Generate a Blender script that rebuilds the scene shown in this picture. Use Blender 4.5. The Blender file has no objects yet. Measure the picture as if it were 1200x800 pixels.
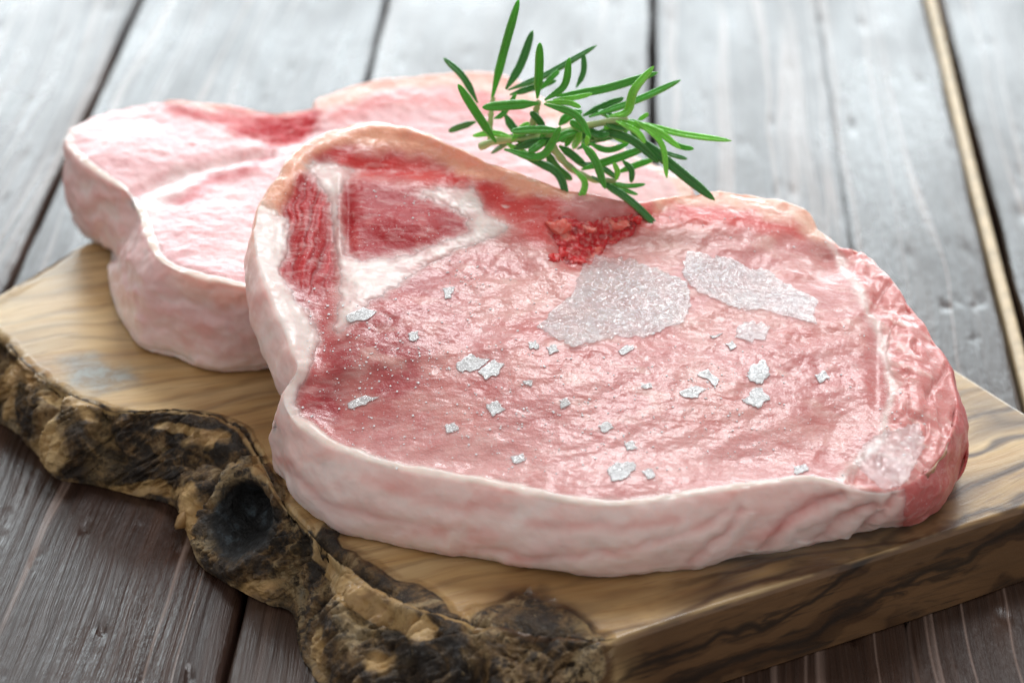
import bpy, math, random
import numpy as np
from mathutils import Vector, Matrix
from mathutils.bvhtree import BVHTree

# ------------------------------------------------------------------ camera, light, exposure
S = bpy.context.scene
COL = S.collection
PITCH, YAW, FPX, DIST = math.radians(29.2), math.radians(2.7), 3060.0, 65.0
FW = np.array([-math.sin(YAW)*math.cos(PITCH), math.cos(YAW)*math.cos(PITCH), -math.sin(PITCH)])
RT = np.array([math.cos(YAW), math.sin(YAW), 0.0])
UP = np.cross(RT, FW)
CAM = np.array([0, 0, 5.0]) - DIST*FW            # centimetres
cd = bpy.data.cameras.new('camera'); cam = bpy.data.objects.new('camera', cd); COL.objects.link(cam)
cd.sensor_fit = 'HORIZONTAL'; cd.sensor_width = 23.5; cd.lens = 23.5*FPX/1200
cd.clip_start = 0.02; cd.clip_end = 50
M = Matrix((( RT[0], UP[0], -FW[0], CAM[0]*.01), (RT[1], UP[1], -FW[1], CAM[1]*.01),
            (RT[2], UP[2], -FW[2], CAM[2]*.01), (0, 0, 0, 1)))
cam.matrix_world = M
cd.dof.use_dof = True; cd.dof.focus_distance = 0.640; cd.dof.aperture_fstop = 7.5
S.camera = cam

W = bpy.data.worlds.new('World'); S.world = W; W.use_nodes = True
bg = W.node_tree.nodes['Background']; bg.inputs[0].default_value = (1.0, 0.965, 0.93, 1); bg.inputs[1].default_value = 0.50

def area(name, loc, target, sx, sy, power, color):
    l = bpy.data.lights.new(name, 'AREA'); l.shape = 'RECTANGLE'; l.size = sx; l.size_y = sy
    l.energy = power; l.color = color
    o = bpy.data.objects.new(name, l); COL.objects.link(o); o.location = loc
    o.rotation_euler = (Vector(target)-Vector(loc)).to_track_quat('-Z', 'Y').to_euler()
    return o
area('window_light', (-0.15, 1.75, 0.44), (0.0, 0.15, 0.02), 2.2, 0.74, 31, (0.84, 0.95, 1.0))
area('added_sheen_lamp', (0.16, 0.92, 1.50), (0.0, 0.0, 0.05), 0.62, 0.40, 15, (0.96, 0.98, 1.0))  # added high lamp, placed to put sheen on the chop face
S.view_settings.view_transform = 'Standard'; S.view_settings.look = 'None'
S.view_settings.exposure = 0.22; S.view_settings.gamma = 1.0
S.view_settings.use_curve_mapping = False

# ------------------------------------------------------------------ helpers
rng = np.random.default_rng(7); random.seed(7)
def at(px, py, z):                                # photograph pixel -> point on the level z (cm)
    d = FW + RT*(px-600)/FPX + UP*(400-py)/FPX
    return CAM + d*(z-CAM[2])/d[2]
def at_y(px, py, y):
    d = FW + RT*(px-600)/FPX + UP*(400-py)/FPX
    return CAM + d*(y-CAM[1])/d[1]
def to_px(P):
    D = P-CAM; w = D@FW
    return np.stack([600+FPX*(D@RT)/w, 400-FPX*(D@UP)/w], -1)
def lin(r, g, b):
    c = np.array([r, g, b])/255.0
    return np.where(c <= .04045, c/12.92, ((c+.055)/1.055)**2.4)
def sst(a, b, x):
    t = np.clip((x-a)/(b-a), 0, 1); return t*t*(3-2*t)
def _hash(ix, iy, iz, k):
    h = (ix*374761393 + iy*668265263 + iz*2147483647 + k*1274126177) & 0xffffffff
    h = ((h ^ (h >> 13))*1274126177) & 0xffffffff
    return ((h ^ (h >> 16)) & 0xffff)/32767.5 - 1.0
def noise(P, seed=0):                             # smooth gradient noise, about -1..1
    P = np.asarray(P, float); I = np.floor(P).astype(np.int64); f = P-I
    u = f*f*f*(f*(f*6-15)+10)
    out = 0
    for dx in (0, 1):
        for dy in (0, 1):
            for dz in (0, 1):
                ix, iy, iz = I[..., 0]+dx, I[..., 1]+dy, I[..., 2]+dz
                g = (_hash(ix, iy, iz, seed)*(f[..., 0]-dx) + _hash(ix, iy, iz, seed+11)*(f[..., 1]-dy)
                     + _hash(ix, iy, iz, seed+23)*(f[..., 2]-dz))
                w = (u[..., 0] if dx else 1-u[..., 0])*(u[..., 1] if dy else 1-u[..., 1])*(u[..., 2] if dz else 1-u[..., 2])
                out = out + w*g
    return out*1.5
def fbm(P, oct=4, seed=0, gain=.5):
    a, o, t = 1.0, 0, 0
    for k in range(oct):
        o = o + a*noise(P*2**k + 17.3*k, seed+k*7); t += a; a *= gain
    return o/t
def ridged(P, oct=4, seed=0, gain=.55):
    a, o, t = 1.0, 0, 0
    for k in range(oct):
        o = o + a*(1-np.abs(noise(P*2**k+9.1*k, seed+k*5))*1.6); t += a; a *= gain
    return o/t
def sdist(Q, poly):                               # signed distance to polygon, positive inside
    poly = np.array(poly, float); n = len(poly); d = np.full(Q.shape[:-1], 1e9); ins = np.zeros(Q.shape[:-1], bool)
    for i in range(n):
        a, b = poly[i], poly[(i+1) % n]; e = b-a; w = Q-a
        t = np.clip((w@e)/(e@e), 0, 1)
        d = np.minimum(d, np.hypot(w[..., 0]-t*e[0], w[..., 1]-t*e[1]))
        c = (a[1] > Q[..., 1]) != (b[1] > Q[..., 1])
        with np.errstate(divide='ignore', invalid='ignore'):
            xx = a[0] + (Q[..., 1]-a[1])*e[0]/e[1]
        ins ^= c & (Q[..., 0] < xx)
    return np.where(ins, d, -d)
def ldist(Q, pts):                                # distance to polyline
    pts = np.array(pts, float); d = np.full(Q.shape[:-1], 1e9)
    for a, b in zip(pts[:-1], pts[1:]):
        e = b-a; w = Q-a; t = np.clip((w@e)/(e@e), 0, 1)
        d = np.minimum(d, np.hypot(w[..., 0]-t*e[0], w[..., 1]-t*e[1]))
    return d
def closed_spline(P, n):
    P = np.array(P, float); m = len(P); k = np.arange(n)*m/n; i = k.astype(int); t = (k-i)[:, None]
    a, b, c, d = P[(i-1) % m], P[i % m], P[(i+1) % m], P[(i+2) % m]
    return .5*((2*b)+(c-a)*t+(2*a-5*b+4*c-d)*t*t+(3*b-a-3*c+d)*t**3)
def even_idx(curve_fn, P, n):                     # spline resampled evenly; P is (m, k) with xyz first
    big = closed_spline(P, 4000); L = np.linalg.norm(np.roll(big[:, :3], -1, 0)-big[:, :3], axis=1)
    c = np.concatenate([[0], np.cumsum(L)]); q = np.linspace(0, c[-1], n, endpoint=False)
    big = np.vstack([big, big[:1]])
    return np.stack([np.interp(q, c, big[:, j]) for j in range(big.shape[1])], 1)
def normals(G):                                   # G rows x theta x 3
    dth = np.roll(G, -1, 1)-np.roll(G, 1, 1); dt = np.gradient(G, axis=0)
    n = np.cross(dth, dt); l = np.linalg.norm(n, axis=2, keepdims=True); n = n/np.maximum(l, 1e-9)
    return n
def mesh_obj(name, V, F, mat, parent=None, cols=None, attrs=None, smooth=True, origin=None):
    """V in cm, world; F is an (n,4) or (n,3) int array or list"""
    o_cm = np.zeros(3) if origin is None else np.array(origin, float)
    me = bpy.data.meshes.new(name); V = np.asarray(V, float)
    if isinstance(F, np.ndarray):
        n, k = F.shape
        me.vertices.add(len(V)); me.vertices.foreach_set('co', ((V-o_cm)*.01).astype(np.float32).ravel())
        me.loops.add(n*k); me.loops.foreach_set('vertex_index', F.astype(np.int32).ravel())
        me.polygons.add(n); me.polygons.foreach_set('loop_start', np.arange(0, n*k, k, dtype=np.int32))
        me.update(calc_edges=True); me.validate()
    else:
        me.from_pydata([tuple(v) for v in (V-o_cm)*.01], [], F)
    if smooth: me.polygons.foreach_set('use_smooth', np.ones(len(me.polygons), bool))
    if cols is not None:
        a = me.color_attributes.new('Col', 'FLOAT_COLOR', 'POINT')
        a.data.foreach_set('color', np.concatenate([cols, np.ones((len(cols), 1))], 1).astype(np.float32).ravel())
    for k, v in (attrs or {}).items():
        a = me.attributes.new(k, 'FLOAT', 'POINT'); a.data.foreach_set('value', np.asarray(v, np.float32).ravel())
    me.materials.append(mat)
    o = bpy.data.objects.new(name, me); COL.objects.link(o)
    if parent is not None: o.parent = parent
    else: o.location = o_cm*.01
    return o
def thing(name, label, cat, loc_cm, group=None):
    o = bpy.data.objects.new(name, None); COL.objects.link(o); o.location = tuple(np.array(loc_cm)*.01)
    o.empty_display_size = .01; o['label'] = label; o['category'] = cat
    if group: o['group'] = group
    return o
def tag(o, label, cat, group=None):
    o['label'] = label; o['category'] = cat
    if group: o['group'] = group
def grid_faces(R, T, wrap=True):
    r = np.arange(R-1)[:, None]; c = np.arange(T if wrap else T-1)[None, :]; c2 = (c+1) % T
    return np.stack([r*T+c, (r+1)*T+c, (r+1)*T+c2, r*T+c2], -1).reshape(-1, 4)

# material node helper
class NT:
    def __init__(s, name):
        s.m = bpy.data.materials.new(name); s.m.use_nodes = True; s.t = s.m.node_tree
        s.b = s.t.nodes['Principled BSDF']; s.tc = None
    def n(s, typ, **kw):
        d = s.t.nodes.new(typ)
        for k, v in kw.items():
            if k.startswith('i_'):
                kk = k[2:]; d.inputs[int(kk) if kk.isdigit() else kk].default_value = v
            else: setattr(d, k, v)
        return d
    def l(s, a, b): s.t.links.new(a, b)
    def coord(s, scale=(1, 1, 1), rot=(0, 0, 0), loc=(0, 0, 0)):
        if s.tc is None: s.tc = s.n('ShaderNodeTexCoord')
        mp = s.n('ShaderNodeMapping'); mp.inputs['Scale'].default_value = scale; mp.inputs['Rotation'].default_value = rot
        mp.inputs['Location'].default_value = loc
        s.l(s.tc.outputs['Object'], mp.inputs['Vector']); return mp.outputs[0]
    def noise(s, vec, scale, detail=4, rough=.55, dist=0):
        d = s.n('ShaderNodeTexNoise'); d.inputs['Scale'].default_value = scale; d.inputs['Detail'].default_value = detail
        d.inputs['Roughness'].default_value = rough; d.inputs['Distortion'].default_value = dist
        if vec is not None: s.l(vec, d.inputs['Vector'])
        return d.outputs[0]
    def ramp(s, fac, stops):
        d = s.n('ShaderNodeValToRGB'); e = d.color_ramp.elements
        while len(e) < len(stops): e.new(.5)
        for el, (p, c) in zip(e, stops):
            el.position = p; el.color = (c[0], c[1], c[2], 1) if hasattr(c, '__len__') else (c, c, c, 1)
        s.l(fac, d.inputs[0]); return d.outputs[0]
    def mix(s, fac, a, b, mode='MIX'):
        d = s.n('ShaderNodeMix', data_type='RGBA', blend_type=mode)
        for v, i in ((fac, 0), (a, 6), (b, 7)):
            if hasattr(v, 'is_linked') or hasattr(v, 'links'): s.l(v, d.inputs[i])
            elif i == 0: d.inputs[0].default_value = v
            else: d.inputs[i].default_value = (v[0], v[1], v[2], 1) if hasattr(v, '__len__') else (v, v, v, 1)
        return d.outputs[2]
    def math(s, op, a, b=0.0):
        d = s.n('ShaderNodeMath', operation=op)
        for v, i in ((a, 0), (b, 1)):
            if hasattr(v, 'links'): s.l(v, d.inputs[i])
            else: d.inputs[i].default_value = v
        return d.outputs[0]
    def attr(s, name):
        d = s.n('ShaderNodeAttribute'); d.attribute_name = name; return d
    def bump(s, h, strength, dist, prev=None):
        d = s.n('ShaderNodeBump'); d.inputs['Strength'].default_value = strength; d.inputs['Distance'].default_value = dist
        s.l(h, d.inputs['Height'])
        if prev is not None: s.l(prev, d.inputs['Normal'])
        return d.outputs[0]
    def set(s, **kw):
        for k, v in kw.items():
            inp = s.b.inputs[k.replace('_', ' ')]
            if hasattr(v, 'links'): s.l(v, inp)
            else: inp.default_value = v

# ------------------------------------------------------------------ materials
def mat_plank(i, dark, pale):
    t = NT('weathered_plank_%d' % i); off = (i*.37, i*1.9, 0)
    v = t.coord((1, 1, 1), loc=off)
    warp = t.noise(t.coord((1, .30, 1), loc=off), 14, 3, .5)
    vec = t.n('ShaderNodeVectorMath', operation='MULTIPLY_ADD'); t.l(warp, vec.inputs[0])
    vec.inputs[1].default_value = (.020, 0, 0); t.l(v, vec.inputs[2])
    def st(sx, sy):
        m = t.n('ShaderNodeVectorMath', operation='MULTIPLY'); t.l(vec.outputs[0], m.inputs[0]); m.inputs[1].default_value = (sx, sy, 1); return m.outputs[0]
    fine = t.noise(st(520, 14), 1, 5, .62)
    streak = t.noise(st(170, 3.2), 1, 4, .55)
    blot = t.noise(st(28, 9), 1, 4, .6)
    speck = t.noise(st(420, 160), 1, 3, .6)
    c = t.ramp(streak, [(.30, dark), (.55, tuple(np.array(dark)*.6+np.array(pale)*.4)), (.74, pale)])
    c = t.mix(t.ramp(fine, [(.35, 0), (.65, .55)]), c, tuple(np.array(dark)*.45), 'MIX')
    c = t.mix(t.ramp(blot, [(.45, 0), (.75, .55)]), c, tuple(np.array(dark)*.55), 'MIX')
    line = t.noise(st(95, 1.3), 1, 2, .4)
    c = t.mix(t.ramp(line, [(.57, 0), (.595, .6), (.625, 0)]), c, (.30, .30, .30), 'MIX')
    t.set(Base_Color=t.mix(1, c, (.95, .68, .57), 'MULTIPLY'), Roughness=t.ramp(blot, [(.3, .20), (.7, .42)]), Specular_IOR_Level=.45)
    h = t.math('ADD', t.math('MULTIPLY', fine, 1.5), t.math('ADD', t.math('MULTIPLY', streak, .9), t.math('MULTIPLY', speck, .35)))
    t.set(Normal=t.bump(h, .8, .0007))
    return t.m
def mat_plain(name, col, rough, **kw):
    t = NT(name); v = t.coord(); n = t.noise(v, 160, 4)
    c = t.mix(t.ramp(n, [(.3, 0), (.7, 1)]), tuple(np.array(col)*.75), tuple(np.minimum(np.array(col)*1.2, 1)))
    t.set(Base_Color=c, Roughness=rough, Normal=t.bump(n, .4, .0006), **kw); return t.m

def mat_meat(name='raw_pork', coat=.55):
    t = NT(name); a = t.attr('Col').outputs['Color']; v = t.coord()
    n1 = t.noise(v, 900, 4, .65); n2 = t.noise(v, 210, 5, .6); n3 = t.noise(v, 2300, 2, .5); n4 = t.noise(t.coord((.35, 1, 1), rot=(0, 0, .6)), 520, 4, .6, .6)
    c = t.mix(t.ramp(n4, [(.50, 0), (.74, .35)]), a, (.92, .72, .69))
    c = t.mix(t.ramp(n2, [(.30, .35), (.50, 0)]), c, t.mix(1, c, (.84, .56, .56), 'MULTIPLY'))
    vo = t.n('ShaderNodeTexVoronoi'); vo.inputs['Scale'].default_value = 1700; t.l(v, vo.inputs['Vector'])
    pick = t.math('GREATER_THAN', t.noise(v, 1300, 1, .5), .57)
    frost = t.math('MULTIPLY', t.math('MULTIPLY', t.ramp(vo.outputs['Distance'], [(.14, .8), (.32, 0)]), pick), t.ramp(n2, [(.46, 0), (.60, 1)]))  # white specks: fine frost grains, and wet sparkle painted into the colour
    c = t.mix(frost, c, (.95, .90, .90))
    rg = t.attr('Rough').outputs['Fac']
    t.set(Base_Color=c, Subsurface_Weight=.5, Subsurface_Radius=(1.0, .42, .36), Subsurface_Scale=.0030,
          Roughness=t.math('ADD', t.math('MULTIPLY', n2, .12), rg), Specular_IOR_Level=.32, IOR=1.45,
          Coat_Weight=t.math('MULTIPLY', t.attr('Wet').outputs['Fac'], coat), Coat_Roughness=.15, Coat_IOR=1.42)
    h = t.math('ADD', t.math('MULTIPLY', n1, .9), t.math('ADD', t.math('MULTIPLY', n4, 1.5), t.math('MULTIPLY', n3, .7)))
    b1 = t.bump(h, .42, .0004)
    t.set(Normal=b1); t.l(t.bump(t.math('ADD', t.math('MULTIPLY', n2, 1.5), t.math('MULTIPLY', n4, .6)), .34, .0006), t.b.inputs['Coat Normal'])
    return t.m
def mat_fat():
    t = NT('pork_fat'); a = t.attr('Col').outputs['Color']; v = t.coord()
    n1 = t.noise(v, 420, 4, .6); n2 = t.noise(t.coord((1, 1, 2.2)), 75, 3, .55, 1.0)
    c = t.mix(t.ramp(n2, [(.42, 0), (.70, .35)]), a, (.93, .80, .78))
    c = t.mix(t.ramp(n2, [(.26, .22), (.44, 0)]), c, (.84, .45, .43))
    t.set(Base_Color=c, Subsurface_Weight=.6, Subsurface_Radius=(1.0, .6, .5), Subsurface_Scale=.0035,
          Roughness=t.math('ADD', t.math('MULTIPLY', n1, .2), .26), Specular_IOR_Level=.5, IOR=1.42)
    h = t.math('ADD', t.math('MULTIPLY', n1, .6), n2)
    t.set(Normal=t.bump(h, .22, .0007), Coat_Weight=.15, Coat_Roughness=.25); return t.m
def mat_marrow():
    t = NT('red_marrow'); a = t.attr('Col').outputs['Color']; v = t.coord(); n = t.noise(v, 700, 4, .6)
    c = t.mix(t.ramp(n, [(.5, 0), (.72, .55)]), a, (.88, .55, .5))
    t.set(Base_Color=c, Subsurface_Weight=.5, Subsurface_Radius=(1, .25, .2), Subsurface_Scale=.002, Roughness=.25,
          Normal=t.bump(n, .6, .0008)); return t.m

def mat_board():
    t = NT('olive_wood'); v = t.coord(); bark = t.attr('Bark').outputs['Fac']
    # figure: warped bands running along the board
    w = t.n('ShaderNodeTexNoise'); w.inputs['Scale'].default_value = 9; w.inputs['Detail'].default_value = 3
    t.l(t.coord((.55, 1, 1), rot=(0, 0, math.radians(-24))), w.inputs['Vector'])
    sub = t.n('ShaderNodeVectorMath', operation='SUBTRACT'); t.l(w.outputs['Color'], sub.inputs[0]); sub.inputs[1].default_value = (.5, .5, .5)
    mad = t.n('ShaderNodeVectorMath', operation='MULTIPLY_ADD'); t.l(sub.outputs[0], mad.inputs[0]); mad.inputs[1].default_value = (.07, .07, .05)
    t.l(t.coord((1, 1, .8), rot=(0, 0, math.radians(-24))), mad.inputs[2])
    def st(sx, sy, sz=1):
        m = t.n('ShaderNodeVectorMath', operation='MULTIPLY'); t.l(mad.outputs[0], m.inputs[0]); m.inputs[1].default_value = (sx, sy, sz); return m.outputs[0]
    bands = t.noise(st(14, 95, 60), 1, 3, .5)
    bold = t.noise(st(6, 34, 26), 1, 2, .5)
    fine = t.noise(st(40, 620, 500), 1, 4, .6)
    c = t.ramp(bands, [(.25, (.38, .22, .085)), (.45, (.54, .36, .155)), (.62, (.64, .47, .24)), (.8, (.46, .28, .11))])
    c = t.mix(t.ramp(fine, [(.35, .35), (.6, 0)]), c, (.36, .19, .07))
    fig = t.attr('Figure').outputs['Fac']
    dk = t.math('MULTIPLY', t.ramp(bold, [(.44, 0), (.50, 1), (.545, .15), (.60, .9), (.66, 0)]), fig)
    c = t.mix(dk, c, (.085, .045, .022))
    wv = t.n('ShaderNodeTexWave', wave_type='BANDS', bands_direction='Y'); wv.inputs['Scale'].default_value = 34; wv.inputs['Distortion'].default_value = 7; wv.inputs['Detail'].default_value = 4
    wv.inputs['Detail Scale'].default_value = 1.2; wv.inputs['Detail Roughness'].default_value = .6; t.l(st(.45, 1, .9), wv.inputs['Vector'])
    c = t.mix(t.math('MULTIPLY', t.ramp(wv.outputs['Fac'], [(.0, 1), (.16, .35), (.34, 0)]), t.math('ADD', t.math('MULTIPLY', fig, .85), .10)), c, (.075, .038, .018))
    pore = t.noise(st(60, 1500, 1200), 1, 2, .5); c = t.mix(t.ramp(pore, [(.30, .5), (.42, 0)]), c, (.20, .10, .04))
    burl_shade = t.attr('BurlShade').outputs['Fac']; c = t.mix(t.math('MULTIPLY', burl_shade, .95), c, t.ramp(bold, [(.34, (.022, .012, .007)), (.43, (.11, .052, .022)), (.50, (.05, .024, .011)), (.56, (.15, .078, .033)), (.64, (.06, .029, .013)), (.74, (.20, .11, .05))]))
    w2 = t.n('ShaderNodeTexWave', wave_type='BANDS', bands_direction='Z'); w2.inputs['Scale'].default_value = 30; w2.inputs['Distortion'].default_value = 11; w2.inputs['Detail'].default_value = 4
    w2.inputs['Detail Scale'].default_value = 1.0; w2.inputs['Detail Roughness'].default_value = .55; t.l(t.coord((.55, .8, 1), rot=(.3, math.radians(28), 0)), w2.inputs['Vector'])
    c = t.mix(t.math('MULTIPLY', t.ramp(w2.outputs['Fac'], [(.0, .9), (.07, .5), (.17, 0)]), burl_shade), c, (.016, .010, .007))
    w3 = t.noise(t.coord((30, 40, 420), rot=(.3, math.radians(24), 0)), 1, 4, .6, 1.5)
    c = t.mix(t.math('MULTIPLY', t.ramp(w3, [(.40, .8), (.48, 0)]), burl_shade), c, (.03, .017, .010))
    c = t.mix(t.math('MULTIPLY', t.ramp(w2.outputs['Fac'], [(.62, 0), (.85, .5)]), burl_shade), c, (.18, .095, .042))
    # bark: patches of charcoal, rust, ochre and grey
    b1 = t.noise(v, 70, 6, .65, .8); b2 = t.noise(v, 190, 5, .7, .5); b3 = t.noise(v, 38, 3, .5)
    bc = t.ramp(b1, [(.32, (.016, .011, .008)), (.45, (.07, .042, .02)), (.53, (.20, .115, .045)), (.61, (.40, .28, .14)), (.75, (.30, .26, .19))])
    bc = t.mix(t.ramp(b2, [(.40, .9), (.50, 0)]), bc, (.022, .015, .011))
    bc = t.mix(t.ramp(b3, [(.56, 0), (.70, .5)]), bc, (.40, .27, .11))
    bc = t.mix(t.math('MULTIPLY', t.attr('CreviceDark').outputs['Fac'], t.ramp(b1, [(.44, .7), (.54, .0)])), bc, (.020, .016, .013))
    bc = t.mix(1, bc, (.92, .95, 1.0), 'MULTIPLY')
    b4 = t.noise(v, 650, 5, .7, .6); bc = t.mix(t.ramp(b4, [(.34, .8), (.47, 0)]), bc, (.014, .010, .008)); bc = t.mix(t.ramp(b4, [(.60, 0), (.74, .5)]), bc, (.50, .38, .22))
    edge = t.math('ADD', bark, t.math('MULTIPLY', t.math('SUBTRACT', b1, .5), .9))
    c = t.mix(t.ramp(edge, [(.50, 0), (.68, 1)]), c, bc)
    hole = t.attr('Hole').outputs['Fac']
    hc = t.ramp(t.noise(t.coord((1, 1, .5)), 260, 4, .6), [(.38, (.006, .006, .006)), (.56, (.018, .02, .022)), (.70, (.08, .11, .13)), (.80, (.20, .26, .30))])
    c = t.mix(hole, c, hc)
    st_ = t.attr('Stain').outputs['Fac']
    c = t.mix(st_, c, t.ramp(b2, [(.4, (.16, .13, .10)), (.6, (.25, .33, .36))]))
    t.set(Base_Color=c, Roughness=t.ramp(bark, [(0, .33), (1, .52)]), Specular_IOR_Level=.45)
    h = t.math('MULTIPLY', t.math('ADD', t.math('ADD', b1, t.math('MULTIPLY', b4, .45)), t.math('MULTIPLY', b2, .7)), t.math('ADD', bark, .02))
    t.set(Normal=t.bump(t.math('ADD', h, t.math('MULTIPLY', fine, .05)), .9, .0025)); return t.m

def mat_leaf(i, top, under):
    t = NT('rosemary_leaf_%d' % i); v = t.coord(); n = t.n('ShaderNodeTexVoronoi'); n.inputs['Scale'].default_value = 1900; t.l(v, n.inputs['Vector'])
    side = t.attr('Top').outputs['Fac']; n2 = t.noise(v, 90, 3)
    c = t.mix(t.ramp(n2, [(.35, 0), (.7, 1)]), top, tuple(np.array(top)*1.7))
    c = t.mix(t.ramp(n.outputs['Distance'], [(.1, 0), (.55, .35)]), c, tuple(np.array(top)*2.3))
    c = t.mix(side, under, c)
    t.set(Base_Color=c, Roughness=.30, Specular_IOR_Level=.6, Subsurface_Weight=.3, Subsurface_Radius=(.5, 1, .15), Subsurface_Scale=.0012,
          Normal=t.bump(n.outputs['Distance'], .35, .0004)); return t.m
def mat_salt(name, lo, hi, scale, edge, shine):
    # lacy white frost: opaque crystals with clear gaps between them
    t = NT(name); v = t.coord(); n = t.noise(v, scale, 3, .65, 1.0); nb = t.noise(v, scale*.13, 3, .6)
    out = t.t.nodes['Material Output']; t.t.nodes.remove(t.b)
    df = t.n('ShaderNodeBsdfDiffuse'); df.inputs[0].default_value = (.93, .95, .97, 1)
    tr = t.n('ShaderNodeBsdfTranslucent'); tr.inputs[0].default_value = (.93, .95, .97, 1)
    m1 = t.n('ShaderNodeMixShader'); m1.inputs[0].default_value = .06; t.l(df.outputs[0], m1.inputs[1]); t.l(tr.outputs[0], m1.inputs[2])
    tp = t.n('ShaderNodeBsdfTransparent'); m2 = t.n('ShaderNodeMixShader'); t.l(tp.outputs[0], m2.inputs[1]); t.l(m1.outputs[0], m2.inputs[2])
    al = t.math('ADD', t.math('MULTIPLY', n, .5), t.math('MULTIPLY', nb, .5))
    t.l(t.ramp(al, [(.5-edge, lo), (.5+edge, hi)]), m2.inputs[0])
    gl = t.n('ShaderNodeBsdfGlossy'); gl.inputs['Roughness'].default_value = .12; t.l(t.bump(n, .8, .0011), gl.inputs['Normal'])
    m3 = t.n('ShaderNodeMixShader'); m3.inputs[0].default_value = shine
    t.l(m2.outputs[0], m3.inputs[1]); t.l(gl.outputs[0], m3.inputs[2]); t.l(m3.outputs[0], out.inputs[0]); return t.m

MEAT2 = mat_meat('raw_pork_pale', .12)
MEAT, FAT, MARROW, BOARD = mat_meat(), mat_fat(), mat_marrow(), mat_board()

# ------------------------------------------------------------------ table of planks
table = bpy.data.objects.new('table_top', None); COL.objects.link(table); table['kind'] = 'structure'
seams = [-25.4, -15.7, -6.4, 3.63, 14.08, 24.2]
cols = [((.040, .027, .022), (.105, .080, .068)), ((.030, .019, .015), (.085, .062, .052)), ((.050, .037, .030), (.13, .105, .088)),
        ((.034, .023, .018), (.10, .08, .067)), ((.034, .025, .021), (.10, .08, .068))]
ys = np.concatenate([np.arange(-16, 12, .12), np.arange(12, 75, .45)])
for i in range(5):
    gap = [.14, .13, .07, .12, .16, .1]; x0, x1 = seams[i]+gap[i], seams[i+1]-gap[i+1]
    if i == 3: x1 -= .10
    if i == 4: x0 += .30
    u = np.linspace(0, 1, 150); X, Y = np.meshgrid(x0+(x1-x0)*u, ys)
    e = np.minimum(X-x0, x1-X)
    wob = .07*noise(np.stack([Y*.25, X*0, X*0+i*3], -1), 3)*np.exp(-e/.6)
    P = np.stack([X+wob*1.0, Y, X*0], -1)
    Z = .030*fbm(np.stack([X*2.6+.5*noise(np.stack([X*.3, Y*.07, X*0], -1), 5), Y*.10, X*0+i*5.1], -1), 4, 31+i)
    Z -= .12*sst(.22, .5, fbm(np.stack([X*1.6, Y*.55, X*0+i*9], -1), 4, 77))*(.5+.5*noise(np.stack([X*6, Y*3, X*0], -1), 3))
    Z -= .16*np.exp(-(e/.09)**1.0)
    if i == 3: Z -= .22*np.exp(-((X-9.77-.06*noise(np.stack([Y*.4, X*0, X*0], -1), 8))/.045)**2)
    P[..., 2] = Z
    R, T = P.shape[:2]
    top = P.reshape(-1, 3)
    low = P.copy(); low[..., 2] = -2.0
    # side skirts: first and last columns and rows go down
    ring = np.concatenate([np.arange(T), (np.arange(1, R)*T+T-1), ((R-1)*T+np.arange(T-2, -1, -1)), (np.arange(R-2, 0, -1)*T)])
    V = np.vstack([top, low.reshape(-1, 3)[ring]]); k = len(ring); j = np.arange(k); b = R*T
    F = np.vstack([grid_faces(R, T, False)[:, ::-1], np.stack([ring, b+j, b+(j+1) % k, ring[(j+1) % k]], -1)])
    mesh_obj('plank', V, F, mat_plank(i, *cols[i]), table)
sx = 14.10  # pale rounded strip along one seam
prof = np.array([(-.19, -.5), (-.19, -.06), (-.13, .0), (0, .03), (.11, 0), (.16, -.07), (.16, -.5)])
yy = np.arange(-16, 75, .5)
V = np.array([[sx+a+.03*math.sin(y*.21), y, b] for y in yy for a, b in prof])
mesh_obj('joint_strip', V, grid_faces(len(yy), len(prof), False)[:, ::-1], mat_plain('pale_strip', (.55, .42, .25), .5), table)
V = np.array([[-27, -17, -2.1], [26, -17, -2.1], [26, 76, -2.1], [-27, 76, -2.1]])
mesh_obj('table_underside', V, np.array([[0, 1, 2, 3]]), mat_plain('dark_gap', (.012, .01, .009), .9), table)

# ------------------------------------------------------------------ olive wood board
BT = 2.0
bt = [  # top rim px,py   bottom rim px,py (on the table), live edge amount
 (-30, 372, -52, 470, 1), (-8, 352, -40, 440, .3), (60, 310, 60, 392, .2), (110, 283, 110, 362, 0), (200, 262, 200, 340, 0), (350, 245, 350, 320, 0), (520, 236, 520, 310, 0),
 (700, 240, 700, 315, 0), (850, 285, 850, 362, 0), (960, 338, 960, 417, 0), (1115, 432, 1115, 515, 0), (1200, 485, 1200, 570, 0), (1275, 530, 1275, 617, 0), (1290, 556, 1292, 642, 0),
 (1260, 573, 1262, 655, 0), (1200, 592, 1200, 676, 0), (1107, 622, 1105, 710, 0), (960, 669, 955, 760, 0), (820, 714, 815, 806, 0), (745, 739, 740, 832, 0), (722, 747, 716, 842, 0),
 (706, 750, 690, 850, .7), (680, 748, 655, 860, 1), (640, 742, 590, 878, 1), (590, 734, 535, 885, 1), (540, 726, 480, 880, 1), (490, 712, 440, 868, 1), (445, 690, 405, 835, 1), (408, 662, 375, 802, 1), (380, 640, 352, 765, 1),
 (358, 618, 343, 722, 1), (342, 600, 318, 710, 1), (330, 585, 285, 694, 1), (318, 562, 250, 672, 1), (302, 530, 226, 640, 1), (285, 505, 212, 603, 1), (255, 488, 198, 590, 1), (205, 480, 160, 581, 1),
 (150, 482, 108, 568, 1), (100, 470, 66, 560, 1), (60, 450, 42, 532, 1), (28, 424, 14, 503, 1), (2, 396, -20, 488, 1)]
ctrl = np.array([np.concatenate([at(a, b, BT), at(c, d, 0.03), [e]]) for a, b, c, d, e in bt])
N = 1500
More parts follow.
